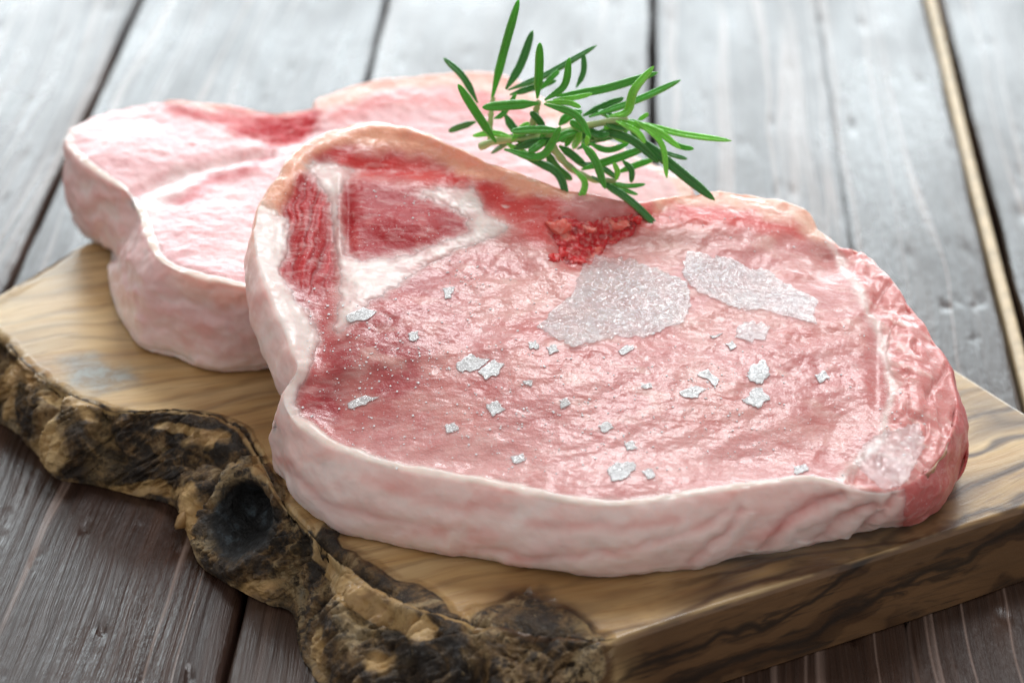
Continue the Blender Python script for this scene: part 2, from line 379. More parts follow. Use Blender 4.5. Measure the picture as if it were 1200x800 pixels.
C = even_idx(None, ctrl, N); TR, BR, LV = C[:, :3], C[:, 3:6], np.clip(C[:, 6], 0, 1)
cen = np.array([at(620, 440, BT)[0], at(620, 440, BT)[1], BT])
rows, kind = [], []
sv = np.concatenate([np.linspace(.01, .8, 34), np.linspace(.81, 1, 34)])
for s in sv: rows.append(cen+(TR-cen)*s); kind.append((0, s))
tv = np.linspace(0, 1, 120)[1:]
out = BR-TR; out[:, 2] = 0
tang = np.roll(TR, -1, 0)-np.roll(TR, 1, 0); nrm = np.stack([tang[:, 1], -tang[:, 0], 0*tang[:, 0]], 1); nrm /= np.linalg.norm(nrm, axis=1)[:, None]
if np.mean(np.sum(nrm*(TR-cen), 1)) < 0: nrm = -nrm
for tt in tv:
    # live edge rolls over, bulges and tucks under; the sawn edge is a plain bevelled face
    k = math.sin(math.pi*tt)
    live = TR+out*(math.sin(tt*math.pi*.5)**.9)+nrm*(.12*math.sin(math.pi*min(tt*1.1, 1)))
    live[:, 2] = BT-(BT-.02)*(tt**1.08)
    saw = TR+out*tt+nrm*(.10*min(tt/.06, 1)-.0*tt); saw[:, 2] = BT-(BT-.02)*tt-(.0 if tt > .05 else 0)
    rows.append(saw*(1-LV[:, None])+live*LV[:, None]); kind.append((1, tt))
last = rows[-1].copy()
for s in (.96, .8, .5, .1): q = cen+(last-cen)*s; q[:, 2] = .02+.12*(1-s); rows.append(q); kind.append((2, s))
G = np.array(rows); R = len(G)
side = np.array([k[1] if k[0] == 1 else (0 if k[0] == 0 else 1) for k in kind])[:, None]
istop = np.array([k[0] == 0 for k in kind])[:, None]; sfr = np.array([k[1] if k[0] == 0 else 1 for k in kind])[:, None]
isbot = np.array([k[0] == 2 for k in kind])[:, None]
Q = to_px(G)
Qn = Q+np.stack([14*fbm(G*.9, 3, 5), 14*fbm(G*.9, 3, 6)], -1)
# where the rim of bark creeps onto the top
topbark = [(375, 612), (400, 600), (408, 640), (430, 655), (510, 690), (530, 727), (590, 712), (612, 690), (650, 700), (700, 738), (720, 760), (640, 800), (480, 800), (380, 700), (350, 640)]
bm = np.where(istop, sst(-6, 10, sdist(Qn, topbark))*LV, LV*sst(-.02, .06, side))
bm = np.maximum(bm, np.where(istop, LV*sst(.970, 1.0, sfr+.014*noise(G*1.3, 9)), 0))
bm = np.where(isbot, LV, bm)
tan_lip = np.where(istop | isbot, 0, LV*sst(.9, .3, np.abs(side-.12)/.12)*sst(.1, -.25, noise(G*.7, 14)))
bark = np.clip(bm-.75*tan_lip, 0, 1)
# pale smooth knobs on the live edge
for kx, ky, rx, ry, a in ((63, 522, 26, 34, .9), (5, 455, 18, 40, .9), (157, 576, 70, 9, .9), (90, 470, 40, 10, .6), (226, 618, 10, 40, .8), (315, 545, 22, 16, .9), (300, 690, 30, 14, .7), (372, 645, 18, 24, .9), (408, 692, 22, 20, .8), (372, 765, 16, 40, .7), (446, 773, 26, 24, .5), (240, 520, 40, 8, .5), (560, 770, 20, 30, .4)):
    bark = np.clip(bark-a*np.exp(-((Qn[..., 0]-kx)/rx)**2-((Qn[..., 1]-ky)/ry)**2)*np.where(istop, 0, 1), 0, 1)
nr = normals(G)
if np.mean(nr[5, :, 2]) < 0: nr = -nr
rel = np.where(istop, bm*sst(.9, 1, sfr), bm)
Gs = G*np.array([1, 1, 1.0])
crevice_dark = np.zeros(G.shape[:2])  # near-black crevice patches put into the bark colour
for pl, a in (([(85, 478), (150, 490), (280, 495), (305, 545), (240, 565), (110, 560)], .75), ([(298, 590), (365, 600), (385, 650), (345, 712), (300, 690)], 1.0), ([(420, 720), (470, 700), (540, 700), (560, 780), (430, 770)], .7), ([(-10, 400), (30, 430), (45, 520), (20, 500)], .6), ([(540, 750), (620, 730), (640, 800), (520, 800)], .7)):
    crevice_dark = np.maximum(crevice_dark, a*sst(-14, 12, sdist(Qn, pl))*np.where(istop, bm, 1))
# slanting furrows: stretch the noise along a leaning axis
ax = np.array([.75, .1, .65]); ax = ax/np.linalg.norm(ax)
Gf = Gs-.72*(Gs@ax)[..., None]*ax
h = .16*fbm(Gs*.75, 3, 41)+.24*(ridged(Gf*1.5, 4, 43)-.55)+.13*(ridged(Gf*4.2, 3, 51)-.5)-.16*sst(.72, .95, ridged(Gf*np.array([2.2, 2.2, 2.8]), 2, 55))
# lumps with crevices between
h -= .42*sst(.62, .92, ridged(Gs*.42+.2, 2, 60))
envelope = np.where(istop, sst(.96, 1.0, sfr), sst(1.0, .75, side)*.85+.15)
disp = h*rel*np.where(isbot, 0, envelope)
# big knots: bumps (px, py, radius, height)
for kx, ky, rx, ry, hh in ((80, 500, 40, 50, .25), (425, 700, 45, 45, .30), (500, 740, 50, 40, .30), (600, 760, 50, 45, .25), (350, 690, 28, 60, -.45), (455, 745, 16, 40, -.40), (560, 780, 14, 40, -.3), (180, 520, 60, 30, -.22), (240, 505, 50, 20, .15), (310, 660, 30, 30, .1), (222, 560, 20, 50, .1)):
    g = np.exp(-((Qn[..., 0]-kx)/rx)**2-((Qn[..., 1]-ky)/ry)**2)
    disp = disp+hh*g*np.where(isbot, 0, bm)*np.where(istop, .3, 1)*np.where(side > .93, .3, 1)
# the hollow knot
hd = np.hypot((Q[..., 0]-279+.18*(Q[..., 1]-612))/40, (Q[..., 1]-612)/50)+.06*noise(G*1.8, 71)
front = ~istop & ~isbot & (G[..., 1] < 3)
hole = np.where(front, sst(1.02, .80, hd), 0)
rimk = np.where(front, np.exp(-((hd-1.12)/.16)**2), 0)
disp = disp*(1-.85*hole)+.16*rimk-1.45*np.where(front, sst(1.05, .25, hd), 0)+hole*.16*(ridged(Gf*2.6, 3, 80)-.5)
pushdir = nr.copy()
hv = np.array([.30, .90, -.35]); hv /= np.linalg.norm(hv)        # the hollow runs back into the wood
D3 = nr*(disp+1.45*np.where(front, sst(1.05, .25, hd), 0))[..., None]+hv*(1.5*np.where(front, sst(1.05, .30, hd), 0))[..., None]
G2 = G+D3
G2[..., 2] = np.maximum(G2[..., 2], .02)
G2[..., 2] = np.where(istop, np.minimum(G2[..., 2], BT+.02), G2[..., 2])
figp = np.maximum(sst(-60, 60, sdist(Qn, [(860, 560), (1300, 400), (1300, 760), (850, 830), (780, 720)])), sst(-40, 30, sdist(Qn, [(590, 690), (760, 740), (900, 700), (800, 900), (560, 900)]))*.9)
figp = np.maximum(figp, .22)
burl_shade = sst(-12, 14, sdist(Qn, [(588, 722), (600, 700), (630, 690), (665, 708), (708, 742), (722, 800), (700, 900), (540, 900), (560, 740)]))
burl_shade = np.maximum(burl_shade, np.where(istop | isbot, 0, 1.0*sst(.0, .04, side)*(1-LV))*sst(700, 760, Qn[..., 0]))
burl_shade = np.maximum(burl_shade, np.where(istop, .6, 0)*sst(-14, 14, sdist(Qn, [(930, 640), (980, 612), (1040, 618), (1100, 600), (1110, 622), (960, 672), (900, 684)])))  # dark figure, with the chop's shadow on the top put into the colour
stain = np.where(istop, sst(-10, 14, sdist(Qn, [(70, 425), (110, 418), (150, 430), (160, 450), (120, 462), (85, 450)]))*.75, 0)
board = thing('cutting_board', 'olive wood board with rough live bark edge and hollow knot under the chops', 'cutting board', (at(620, 440, 0)[0], at(620, 440, 0)[1], 0))
ORG = np.array([at(620, 440, 0)[0], at(620, 440, 0)[1], 0])
F = grid_faces(R, N)
def capped(G, F):                                  # add centre vertices at both ends
    R, N = G.shape[:2]; V = np.vstack([G.reshape(-1, 3), G[0].mean(0)[None], G[-1].mean(0)[None]])
    j = np.arange(N); j2 = (j+1) % N
    t1 = np.stack([np.full(N, R*N), j, j2, j2], -1); t2 = np.stack([np.full(N, R*N+1), (R-1)*N+j2, (R-1)*N+j, (R-1)*N+j], -1)
    return V, F, t1[:, :3], t2[:, :3]
def flip_if(F, V):
    a, b, c = V[F[0, 0]], V[F[0, 1]], V[F[0, 2]]
    return F
def polar_mesh(name, G, mat, parent, org, cols=None, attrs=None):
    R, N = G.shape[:2]; V, F, t1, t2 = capped(G, grid_faces(R, N))
    # triangles written as quads are not allowed: triangulate everything
    F3 = np.vstack([F[:, [0, 1, 2]], F[:, [0, 2, 3]], t1, t2])
    m = R//4
    n = np.cross(G[1, 1]-G[1, 0], G[2, 0]-G[1, 0])
    f0 = F3[N*1]; nn = np.cross(V[f0[1]]-V[f0[0]], V[f0[2]]-V[f0[0]])
    if nn[2] < 0: F3 = F3[:, ::-1]
    ex = lambda a: np.concatenate([a.reshape(R*N, -1), a[0].mean(0).reshape(1, -1), a[-1].mean(0).reshape(1, -1)])
    return mesh_obj(name, V, F3, mat, parent, None if cols is None else ex(cols), {k: ex(np.broadcast_to(v, (R, N))[..., None]) for k, v in (attrs or {}).items()}, True, org)
polar_mesh('board_body', G2, BOARD, board, ORG, None, dict(Bark=bark, Hole=hole, Stain=stain, Figure=figp, BurlShade=burl_shade, CreviceDark=crevice_dark))
# the splinter standing off the bark beside the hollow
sp = np.array([at(222, 598, .55), at(213, 610, .5), at(206, 617, .45)]); sp[:, 1] -= .0
vs, fs = [], []
for k, (p, r) in enumerate(zip(sp, (.17, .15, .05))):
    for a in range(7):
        an = a/7*6.283; vs.append(p+np.array([math.cos(an)*r*.7, .5*math.sin(an)*r, math.sin(an)*r*1.2])*(1+.25*math.sin(a*2.3+k)))
for k in range(2):
    for a in range(7): fs.append((k*7+a, k*7+(a+1) % 7, k*7+7+(a+1) % 7, k*7+7+a))
fs.append(tuple(range(14, 21))); fs.append(tuple(range(6, -1, -1)))
mesh_obj('splinter', np.array(vs), fs, mat_plain('splinter_wood', (.30, .18, .07), .6), board, origin=ORG)

# ------------------------------------------------------------------ pork chops
def chop_surface(ctrl, N, NS, NR, NB, cen_px, bulge, crest):
    """ctrl rows: top xyz, bottom xyz. Returns grid and row descriptors."""
    C = even_idx(None, ctrl, N); T, B = C[:, :3], C[:, 3:6]
    A = np.column_stack([np.ones(N), T[:, :2]]); co, *_ = np.linalg.lstsq(A, T[:, 2], rcond=None)
    plane = lambda P: co[0]+co[1]*P[..., 0]+co[2]*P[..., 1]
    res = T[:, 2]-plane(T)
    c = np.array(cen_px); 
    # centre on the fitted plane under the given pixel
    d = FW+RT*(c[0]-600)/FPX+UP*(400-c[1])/FPX
    tt = (co[0]+co[1]*CAM[0]+co[2]*CAM[1]-CAM[2])/(d[2]-co[1]*d[0]-co[2]*d[1]); cen = CAM+d*tt
    rows, rk = [], []
    for s in np.linspace(.008, 1, NS)**.85:
        P = cen+(T-cen)*s; P[:, 2] = plane(P)+res*s**2.2; rows.append(P); rk.append((0, s))
    tg = np.roll(T, -3, 0)-np.roll(T, 3, 0); n = np.stack([tg[:, 1], -tg[:, 0], 0*tg[:, 0]], 1); n /= np.linalg.norm(n, axis=1)[:, None]
    if np.mean(np.sum(n*(T-cen), 1)) < 0: n = -n
    n = sum(np.roll(n, k, 0) for k in range(-24, 25))/49
    for t in np.linspace(0, 1, NR+1)[1:]:
        k = math.sin(math.pi*t)**.7
        P = T*(1-t)+B*t+n*bulge*k; rows.append(P); rk.append((1, t))
    cb = B.mean(0)
    for s in np.linspace(1, .02, NB+1)[1:]:
        P = cb+(B-cb)*s; rows.append(P); rk.append((2, s))
    G = np.array(rows); K = np.array([a for a, _ in rk])[:, None]; Sx = np.array([b for _, b in rk])[:, None]
    return G, K, Sx, plane
def soften(nr, a=14, b=4):
    m = sum(np.roll(nr, k, 1) for k in range(-a, a+1)); m = np.pad(m, ((b, b), (0, 0), (0, 0)), 'edge')
    m = sum(m[k:k+nr.shape[0]] for k in range(2*b+1)); return m/np.maximum(np.linalg.norm(m, axis=2, keepdims=True), 1e-9)
def orient(nr):
    return -nr if np.mean(nr[3, :, 2]) < 0 else nr
def shell(name, G, nr, mask, mat, parent, org, cols, lift, depth, attrs=None):
    """a closed lump lying over the region mask>0 of a surface grid and sunk into it at its border"""
    R, N = mask.shape; on = mask > .02
    f = grid_faces(R, N); keep = on.ravel()[f].all(1); f = f[keep]
    used = np.unique(f); idx = -np.ones(R*N, int); idx[used] = np.arange(len(used)); f = idx[f]
    m = mask.ravel()[used][:, None]; p = G.reshape(-1, 3)[used]; n = nr.reshape(-1, 3)[used]
    outer = p+n*(lift*np.sqrt(np.clip(m, 0, 1))-.08*(1-m)**2); inner = p-n*(.12+depth*np.clip(m*1.5, 0, 1)); k = len(used)
    E = np.sort(np.vstack([f[:, [0, 1]], f[:, [1, 2]], f[:, [2, 3]], f[:, [3, 0]]]), 1)
    Ed = np.vstack([f[:, [0, 1]], f[:, [1, 2]], f[:, [2, 3]], f[:, [3, 0]]])
    key = E[:, 0]*k+E[:, 1]; u, inv, cnt = np.unique(key, return_inverse=True, return_counts=True)
    bd = Ed[cnt[inv] == 1]
    FF = np.vstack([f, f[:, ::-1]+k, np.stack([bd[:, 1], bd[:, 0], bd[:, 0]+k, bd[:, 1]+k], -1)])
    a, b, c = (outer[f[0, i]] for i in (0, 1, 2))
    mid = len(f)//2
    nn = np.cross(outer[f[mid, 1]]-outer[f[mid, 0]], outer[f[mid, 2]]-outer[f[mid, 0]])
    if nn@n[f[mid, 0]] < 0: FF = FF[:, ::-1]
    cl = cols.reshape(-1, 3)[used]
    at_ = {kk: np.concatenate([np.broadcast_to(v, (R, N)).ravel()[used]]*2) for kk, v in (attrs or {}).items()}
    return mesh_obj(name, np.vstack([outer, inner]), FF, mat, parent, np.vstack([cl, cl]), at_, True, org)
def blend(col, rgb, m):
    c = lin(*rgb) if max(rgb) > 1.5 else np.array(rgb)
    return col*(1-m[..., None])+c*m[..., None]

# ---- front chop
PEACH, RED, CORAL, WHITE = (242, 180, 150), (172, 24, 30), (216, 74, 68), (244, 228, 222)
ftop = [(300, 262, 6.9), (312, 228, 7.2), (345, 182, 7.55), (385, 156, 7.7), (430, 145, 7.75), (480, 152, 7.7), (530, 170, 7.65), (590, 197, 7.5), (650, 216, 7.2), (700, 230, 6.95), (745, 238, 6.75),
        (785, 232, 6.6), (840, 225, 6.5), (900, 233, 6.3), (943, 246, 6.1), (958, 268, 5.85), (978, 288, 5.65), (1005, 294, 5.6), (1035, 320, 5.45), (1068, 362, 5.2), (1096, 402, 4.95), (1116, 445, 4.65), (1121, 480, 4.4),
        (1108, 520, 4.15), (1085, 552, 3.95), (1045, 574, 3.85), (1000, 572, 3.95), (955, 563, 4.05), (905, 566, 4.1), (850, 575, 4.1), (790, 584, 4.1), (735, 592, 4.1), (690, 592, 4.1), (640, 584, 4.1), (580, 570, 4.1), (520, 559, 4.12),
        (455, 547, 4.15), (405, 530, 4.25), (362, 508, 4.4), (336, 480, 4.65), (336, 455, 5.0), (349, 432, 5.35), (342, 408, 5.6), (328, 372, 5.95), (313, 335, 6.3), (302, 298, 6.6)]
fbot = {23: (1118, 545), 24: (1100, 596), 25: (1066, 614), 26: (1022, 620), 27: (970, 634), 28: (915, 645), 29: (855, 656), 30: (795, 667), 31: (740, 674), 32: (690, 674), 33: (640, 668), 34: (575, 657), 35: (510, 646), 36: (440, 632), 37: (385, 614), 38: (347, 585), 39: (329, 545)}
ctrl = []
for i, (a, b, z) in enumerate(ftop):
    p = at(a, b, z)
    if i in fbot: q = at(*fbot[i], 2.06)
    elif i in (20, 21, 22): q = p+np.array([.10, -.15, -2.2+.1*(i-20)]); q[2] = max(q[2], 2.1)
    elif i in (40, 41): q = p+np.array([.1, .1, -2.0]); q[2] = max(2.2, q[2])
    else: q = p+np.array([0.10, -.55 if i < 16 else -.1, -2.15])
    ctrl.append(np.concatenate([p, q]))
ctrl = np.array(ctrl)
N = 1100
G, K, Sx, fplane = chop_surface(ctrl, N, 230, 64, 10, (690, 410), .30, .1)
Q = to_px(G); top = (K == 0); sidem = (K == 1)
sd = np.where(K == 0, 0, np.where(K == 1, Sx, 1)); sf = np.where(K == 0, Sx, 1)
frontside = (G[..., 1] < fplane(G)*0+ -1.0)
# broad relief of the cut face (px, py, rx, ry, cm)
bumpz = np.zeros(G.shape[:2])
for kx, ky, rx, ry, hh in ((650, 440, 190, 85, .30), (470, 268, 74, 40, -.30), (475, 262, 48, 24, .34), (362, 290, 34, 70, -.26), (362, 285, 16, 46, .26), (408, 250, 7, 34, -.14), (500, 318, 80, 12, -.10), (700, 282, 60, 26, -.36), (450, 192, 90, 12, -.24),
                           (600, 240, 50, 18, -.16), (850, 262, 90, 18, .10), (970, 300, 20, 25, -.25), (1030, 400, 12, 80, -.16), (1070, 430, 28, 90, .22), (560, 380, 40, 60, -.08), (890, 470, 70, 40, .08), (375, 400, 26, 40, -.2), (880, 540, 70, 22, -.16), (395, 475, 40, 50, -.2), (720, 565, 60, 20, .08), (540, 540, 60, 14, -.08), (980, 500, 30, 40, -.10), (800, 400, 60, 30, -.06), (398, 250, 5, 50, .10), (575, 262, 22, 14, .10), (480, 318, 60, 8, .07)):
    bumpz += hh*np.exp(-((Q[..., 0]-kx)/rx)**2-((Q[..., 1]-ky)/ry)**2)
lip = .03*np.exp(-((sf-.985)/.02)**2)*sst(480, 520, Q[..., 1])
lip += np.exp(-((sf-.965)/.030)**2)*.13*sst(260, 200, Q[..., 1])*sst(700, 560, Q[..., 0])
G = G+np.where(top, (bumpz*sst(1.0, .93, sf)+lip), 0)[..., None]*np.array([0, -.2, 1.0])
nr = orient(normals(G))
Q = to_px(G)
wx = np.stack([fbm(G*1.1, 4, 101), fbm(G*1.1, 4, 111)], -1)
Qw = Q+wx*15
Qf = Q+wx*7
jag = Q+np.stack([fbm(G*1.6, 4, 121), fbm(G*1.6, 4, 131)], -1)*8+np.stack([fbm(G*5, 3, 122), fbm(G*5, 3, 132)], -1)*5
# --- masks
mA = sst(-10, 9, sdist(jag, [(330, 212), (347, 203), (365, 208), (384, 230), (390, 250), (396, 268), (399, 300), (392, 335), (374, 352), (362, 342), (336, 333), (328, 318), (338, 284), (332, 255), (318, 242)]))
mB = sst(-9, 10, sdist(jag, [(392, 232), (399, 212), (428, 212), (460, 217), (491, 226), (532, 241), (552, 259), (545, 275), (518, 286), (491, 298), (469, 303), (415, 304), (403, 298), (397, 268)]))
mC = .9*sst(-18, 14, sdist(Qw, [(380, 178), (420, 178), (480, 188), (560, 208), (640, 226), (665, 255), (640, 285), (600, 268), (560, 236), (510, 218), (440, 206), (395, 200)]))
mSeam = sst(-10, 11, sdist(jag, [(356, 193), (385, 193), (418, 202), (401, 212), (396, 232), (400, 268), (405, 300), (420, 305), (469, 302), (518, 285), (548, 272), (550, 258), (520, 238), (488, 227), (523, 220), (556, 219), (566, 240), (572, 252), (600, 266), (580, 278), (534, 292), (500, 312), (464, 334), (432, 356), (412, 376), (398, 392), (390, 388), (397, 345), (398, 310), (392, 268), (384, 234), (370, 208)]))
mMar = sst(-12, 14, sdist(jag, [(644, 256), (665, 250), (700, 256), (742, 246), (758, 252), (744, 274), (722, 284), (706, 300), (680, 312), (658, 308), (650, 288)]))
mLow = sst(-12, 12, sdist(Qw, [(362, 352), (398, 345), (404, 390), (372, 440), (352, 470), (348, 440), (368, 400)]))
mPeach = sst(-9, 10, sdist(Qw, [(290, 250), (335, 170), (430, 130), (560, 160), (680, 210), (660, 228), (600, 222), (540, 200), (470, 176), (410, 166), (365, 182), (345, 215), (325, 250)]))
mPeach2 = sst(-8, 9, sdist(Qw, [(760, 225), (840, 215), (920, 225), (965, 250), (975, 285), (955, 280), (930, 262), (880, 246), (820, 238), (770, 245)]))
mCor2 = sst(-14, 12, sdist(Qw, [(740, 245), (790, 236), (870, 244), (930, 262), (940, 275), (880, 268), (800, 262), (750, 268)]))
flapline = [(972, 284), (1000, 330), (1033, 395), (1046, 455), (1034, 515), (985, 560)]
mFlap = sst(-6, 6, sdist(Qf, flapline+[(1060, 600), (1150, 520), (1130, 430), (1010, 280)]))
mFlapL = np.exp(-(ldist(Qf, flapline)/5.5)**2)
mLeft = sst(-10, 9, sdist(jag, [(270, 246), (307, 242), (334, 256), (338, 284), (327, 314), (334, 336), (362, 372), (372, 392), (364, 424), (350, 452), (346, 500), (320, 500), (300, 430), (280, 330)]))
mCrest = np.where(top, sst(.945, .99, sf+.016*wx[..., 0]), 0)*np.maximum(sst(470, 500, Q[..., 1]), 0)*sst(1030, 960, Q[..., 0])
# --- colours
n_lo = fbm(G*.55, 3, 141); n_mid = fbm(G*1.9, 4, 151)
col = np.zeros(G.shape)+lin(212, 144, 142)
col = blend(col, (166, 46, 54), .95*sst(620, 380, Q[..., 0]+60*n_lo)*sst(560, 470, Q[..., 1]+30*n_lo))
col = blend(col, (220, 164, 156), .75*sst(-.2, .35, n_lo))
col = blend(col, (188, 98, 94), .6*sst(.05, .45, fbm(G*np.array([.9, 1.6, 1])+7, 4, 163)))
col = blend(col, (232, 190, 180), .6*sst(.1, .5, fbm(G*np.array([1.0, 2.0, 1])+11, 4, 164)))
col = blend(col, (206, 112, 108), .5*sst(.08, .5, fbm(G*np.array([.5, 1.1, 1])+3, 3, 161)))
pale = sst(470, 545, Q[..., 1])*sst(1000, 900, Q[..., 0])
col = blend(col, (232, 178, 176), .6*pale)
col = blend(col, (196, 96, 96), mLow*.9)
col = blend(col, (212, 48, 44), mC*.95)
fib = noise(np.stack([Q[..., 0]*.22+.05*Q[..., 1]+2.5*wx[..., 0], Q[..., 1]*.018, Q[..., 0]*0], -1), 171)
colA = lin(*RED)*(1+.35*fib[..., None])+np.array([.06, .03, .03])*np.clip(fib, 0, 1)[..., None]
col = col*(1-mA[..., None])+colA*mA[..., None]
col = blend(col, (172, 34, 42), mB*.97); col = blend(col, (206, 96, 92), mB*.45*sst(.05, .5, n_mid))
col = blend(col, (220, 74, 66), mCor2*.85)
col = blend(col, PEACH, mPeach*.95); col = blend(col, (242, 196, 170), mPeach2*.85)
wst = sst(.25, .5, noise(np.stack([G[..., 0]*1.2+G[..., 1]*.8, G[..., 1]*4.5, G[..., 2]*3], -1)+wx[..., :1]*1.2, 181))
col = blend(col, WHITE, wst*.7*sst(-10, 10, sdist(Qw, [(560, 215), (640, 228), (650, 262), (600, 262)])))
col = blend(col, (196, 40, 40), mMar*.95)
col = blend(col, WHITE, mSeam*(.62+.33*sst(-.25, .15, n_mid+.15*fbm(G*5, 3, 173))))
stri = noise(np.stack([Q[..., 0]*.012, (Q[..., 1]-.42*Q[..., 0])*.15, n_lo*1.5], -1)+wx[..., :1]*.9, 175)*sst(-.5, .2, fbm(G*.9, 2, 176))
col = blend(col, (226, 152, 148), mFlap*.9); col = blend(col, (244, 208, 200), mFlap*.65*sst(.05, .45, stri))
col = blend(col, (206, 104, 102), mFlap*.4*sst(.1, .5, n_mid)); col = blend(col, WHITE, mFlapL*.8)
col = blend(col, WHITE, mLeft*.92); col = blend(col, (246, 226, 216), mCrest*.92)
# the rim seen from the side: fat, pinker under the crest
sideF = np.where(top, 0, 1.0)*np.ones_like(n_lo)
scol = np.zeros(G.shape)+lin(244, 206, 200)
scol = blend(scol, (238, 208, 204), sst(.35, .8, sd+.35*n_mid))
streak = noise(np.stack([Q[..., 0]*.010+.010*Q[..., 1], Q[..., 1]*.036+.010*Q[..., 0], n_lo], -1)+wx[..., :1]*.6, 191)
scol = blend(scol, (226, 150, 142), .5*sst(.05, .6, streak)); scol = blend(scol, (244, 222, 218), .8*sst(-.15, -.5, streak))
scol = blend(scol, (214, 116, 112), .8*sst(-10, 12, sdist(Qw, [(900, 612), (970, 578), (985, 585), (930, 612), (890, 632)])))
scol = blend(scol, (204, 98, 98), .9*sst(1045, 1062, Qw[..., 0])); scol = blend(scol, (226, 160, 150), .8*sst(1045, 1062, Qw[..., 0])*sst(.2, .5, n_mid))
scol = blend(scol, PEACH, .85*sst(330, 250, Q[..., 1]))
col = np.where(top[..., None], col, scol)
rough = np.clip(.24+.10*n_lo+np.where(top, 0, .04), .12, .5)
# --- fine relief
d = .008*fbm(G*3.2, 3, 201)+.035*n_mid*np.where(top, .7, 1)
d += np.where(top, .005*noise(np.stack([Q[..., 0]*.08+.10*Q[..., 1], Q[..., 1]*.26-.06*Q[..., 0], n_lo], -1)+wx[..., :1]*1.2, 211), 0)
d += np.where(top, .045*noise(np.stack([Q[..., 0]*.006+.010*Q[..., 1], Q[..., 1]*.040+.016*Q[..., 0], n_lo], -1)+wx[..., :1]*.9, 213), 0)
d += mFlap*(.022*stri+.13*fbm(G*np.array([1.4, .7, 1]), 3, 177)-.10*sst(.7, .95, ridged(G*np.array([1.1, .5, .8]), 2, 178)))*top
d += mA*.035*fib+mMar*.10*fbm(G*3.6, 3, 221)-mMar*.08
d += sideF*(.055*streak+.05*fbm(G*.9, 3, 231))
d += np.where(top, sst(.955, 1, sf), 1)*.09*fbm(G*1.0, 3, 241)
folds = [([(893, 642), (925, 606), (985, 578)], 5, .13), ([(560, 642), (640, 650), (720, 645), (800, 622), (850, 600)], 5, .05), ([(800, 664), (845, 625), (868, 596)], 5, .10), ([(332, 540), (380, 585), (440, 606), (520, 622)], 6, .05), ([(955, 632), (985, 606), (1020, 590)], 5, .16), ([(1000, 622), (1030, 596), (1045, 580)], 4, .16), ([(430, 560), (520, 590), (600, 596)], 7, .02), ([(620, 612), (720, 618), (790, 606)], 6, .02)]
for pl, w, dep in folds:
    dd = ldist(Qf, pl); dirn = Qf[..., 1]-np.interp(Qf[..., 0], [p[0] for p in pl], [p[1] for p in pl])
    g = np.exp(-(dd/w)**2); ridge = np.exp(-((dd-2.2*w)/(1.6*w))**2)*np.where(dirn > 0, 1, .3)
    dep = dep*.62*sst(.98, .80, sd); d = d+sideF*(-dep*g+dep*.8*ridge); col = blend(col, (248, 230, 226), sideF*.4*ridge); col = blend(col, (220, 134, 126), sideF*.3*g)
# the rim wavers in and out, and up and down
wav = .16*noise(np.stack([G[..., 0]*.55, G[..., 1]*.55, G[..., 2]*0], -1), 245)+.07*noise(np.stack([G[..., 0]*1.6, G[..., 1]*1.6, G[..., 2]*.6], -1), 246)
d = d+np.where(top, sst(.90, 1, sf), 1)*wav*.55
Gd = G+nr*d[..., None]
Gd[..., 2] = np.maximum(Gd[..., 2], 2.04)
FO = np.array([G[..., 0].mean(), G[..., 1].mean(), 2.04])
chop = thing('pork_chop', 'raw pork chop sprinkled with salt flakes, propped on the other chop', 'pork chop', FO)
nrd = soften(orient(normals(G)))
polar_mesh('meat', Gd, MEAT, chop, FO, col, dict(Rough=rough+.10*np.where(top, np.maximum(np.maximum(mA, mB), mC), 0), Wet=np.where(top, 1-.85*np.maximum(np.maximum(mA, mB), np.maximum(mC, mSeam)), .3)))
ang = np.broadcast_to((Q[..., 0] < 1062)[..., None][..., 0], sideF.shape)
rimx = sst(1075, 1030, G[..., 0]*0+Q[..., 0]+8*n_mid)*sst(.6, -.2, (G[..., 1]-(-.5-(G[..., 0]+8.0)*.0)-np.where(G[..., 0] < -4, 6.2, 0))*.5)
frontrim = sst(6.2, 5.6, G[..., 1]+np.where(G[..., 0] < -4.2, 0, 7.5)*1.0)
mFat = np.where(top, np.maximum(mCrest, mLeft*sst(.80, .9, sf)), np.where(K == 1, sst(.98, .88, sd), 0))*frontrim*sst(1072, 1040, Q[..., 0]+10*n_mid)
shell('fat_rim', Gd, nrd, mFat, FAT, chop, FO, col, .045, .16)
shell('fat_seam', Gd, nrd, np.where(top, mSeam, 0), FAT, chop, FO, col, .03, .10)
mcr = ridged(G*1.9, 3, 260)-.5; mcol = blend(np.zeros(G.shape)+lin(198, 26, 34), (232, 128, 112), sst(.15, .42, fbm(G*2.8, 3, 265))); mcol = blend(mcol, (130, 10, 22), .8*sst(.1, .4, fbm(G*2.2, 3, 267)))
mMass = np.where(top, sst(.35, 1, mMar), 0)*sst(-.45, -.1, fbm(G*1.3, 3, 269)); Gm = Gd+nrd*(mMass*.20*mcr)[..., None]
shell('marrow', Gm, nrd, mMass, MARROW, chop, FO, mcol, .04, .10)
mBone = np.where(K == 1, 1, 0)*sst(-4, 5, sdist(jag, [(1082, 512), (1098, 498), (1112, 492), (1112, 520), (1098, 552), (1086, 562), (1080, 540)]))
bcol = blend(np.zeros(G.shape)+lin(226, 190, 150), (134, 78, 48), sst(-.1, .35, fbm(G*2.4, 3, 251)))
shell('bone', Gd, nrd, mBone, FAT, chop, FO, bcol, .06, .10)
# red marrow crumbs in the hollow of the rear rim
MESH_JOBS = []

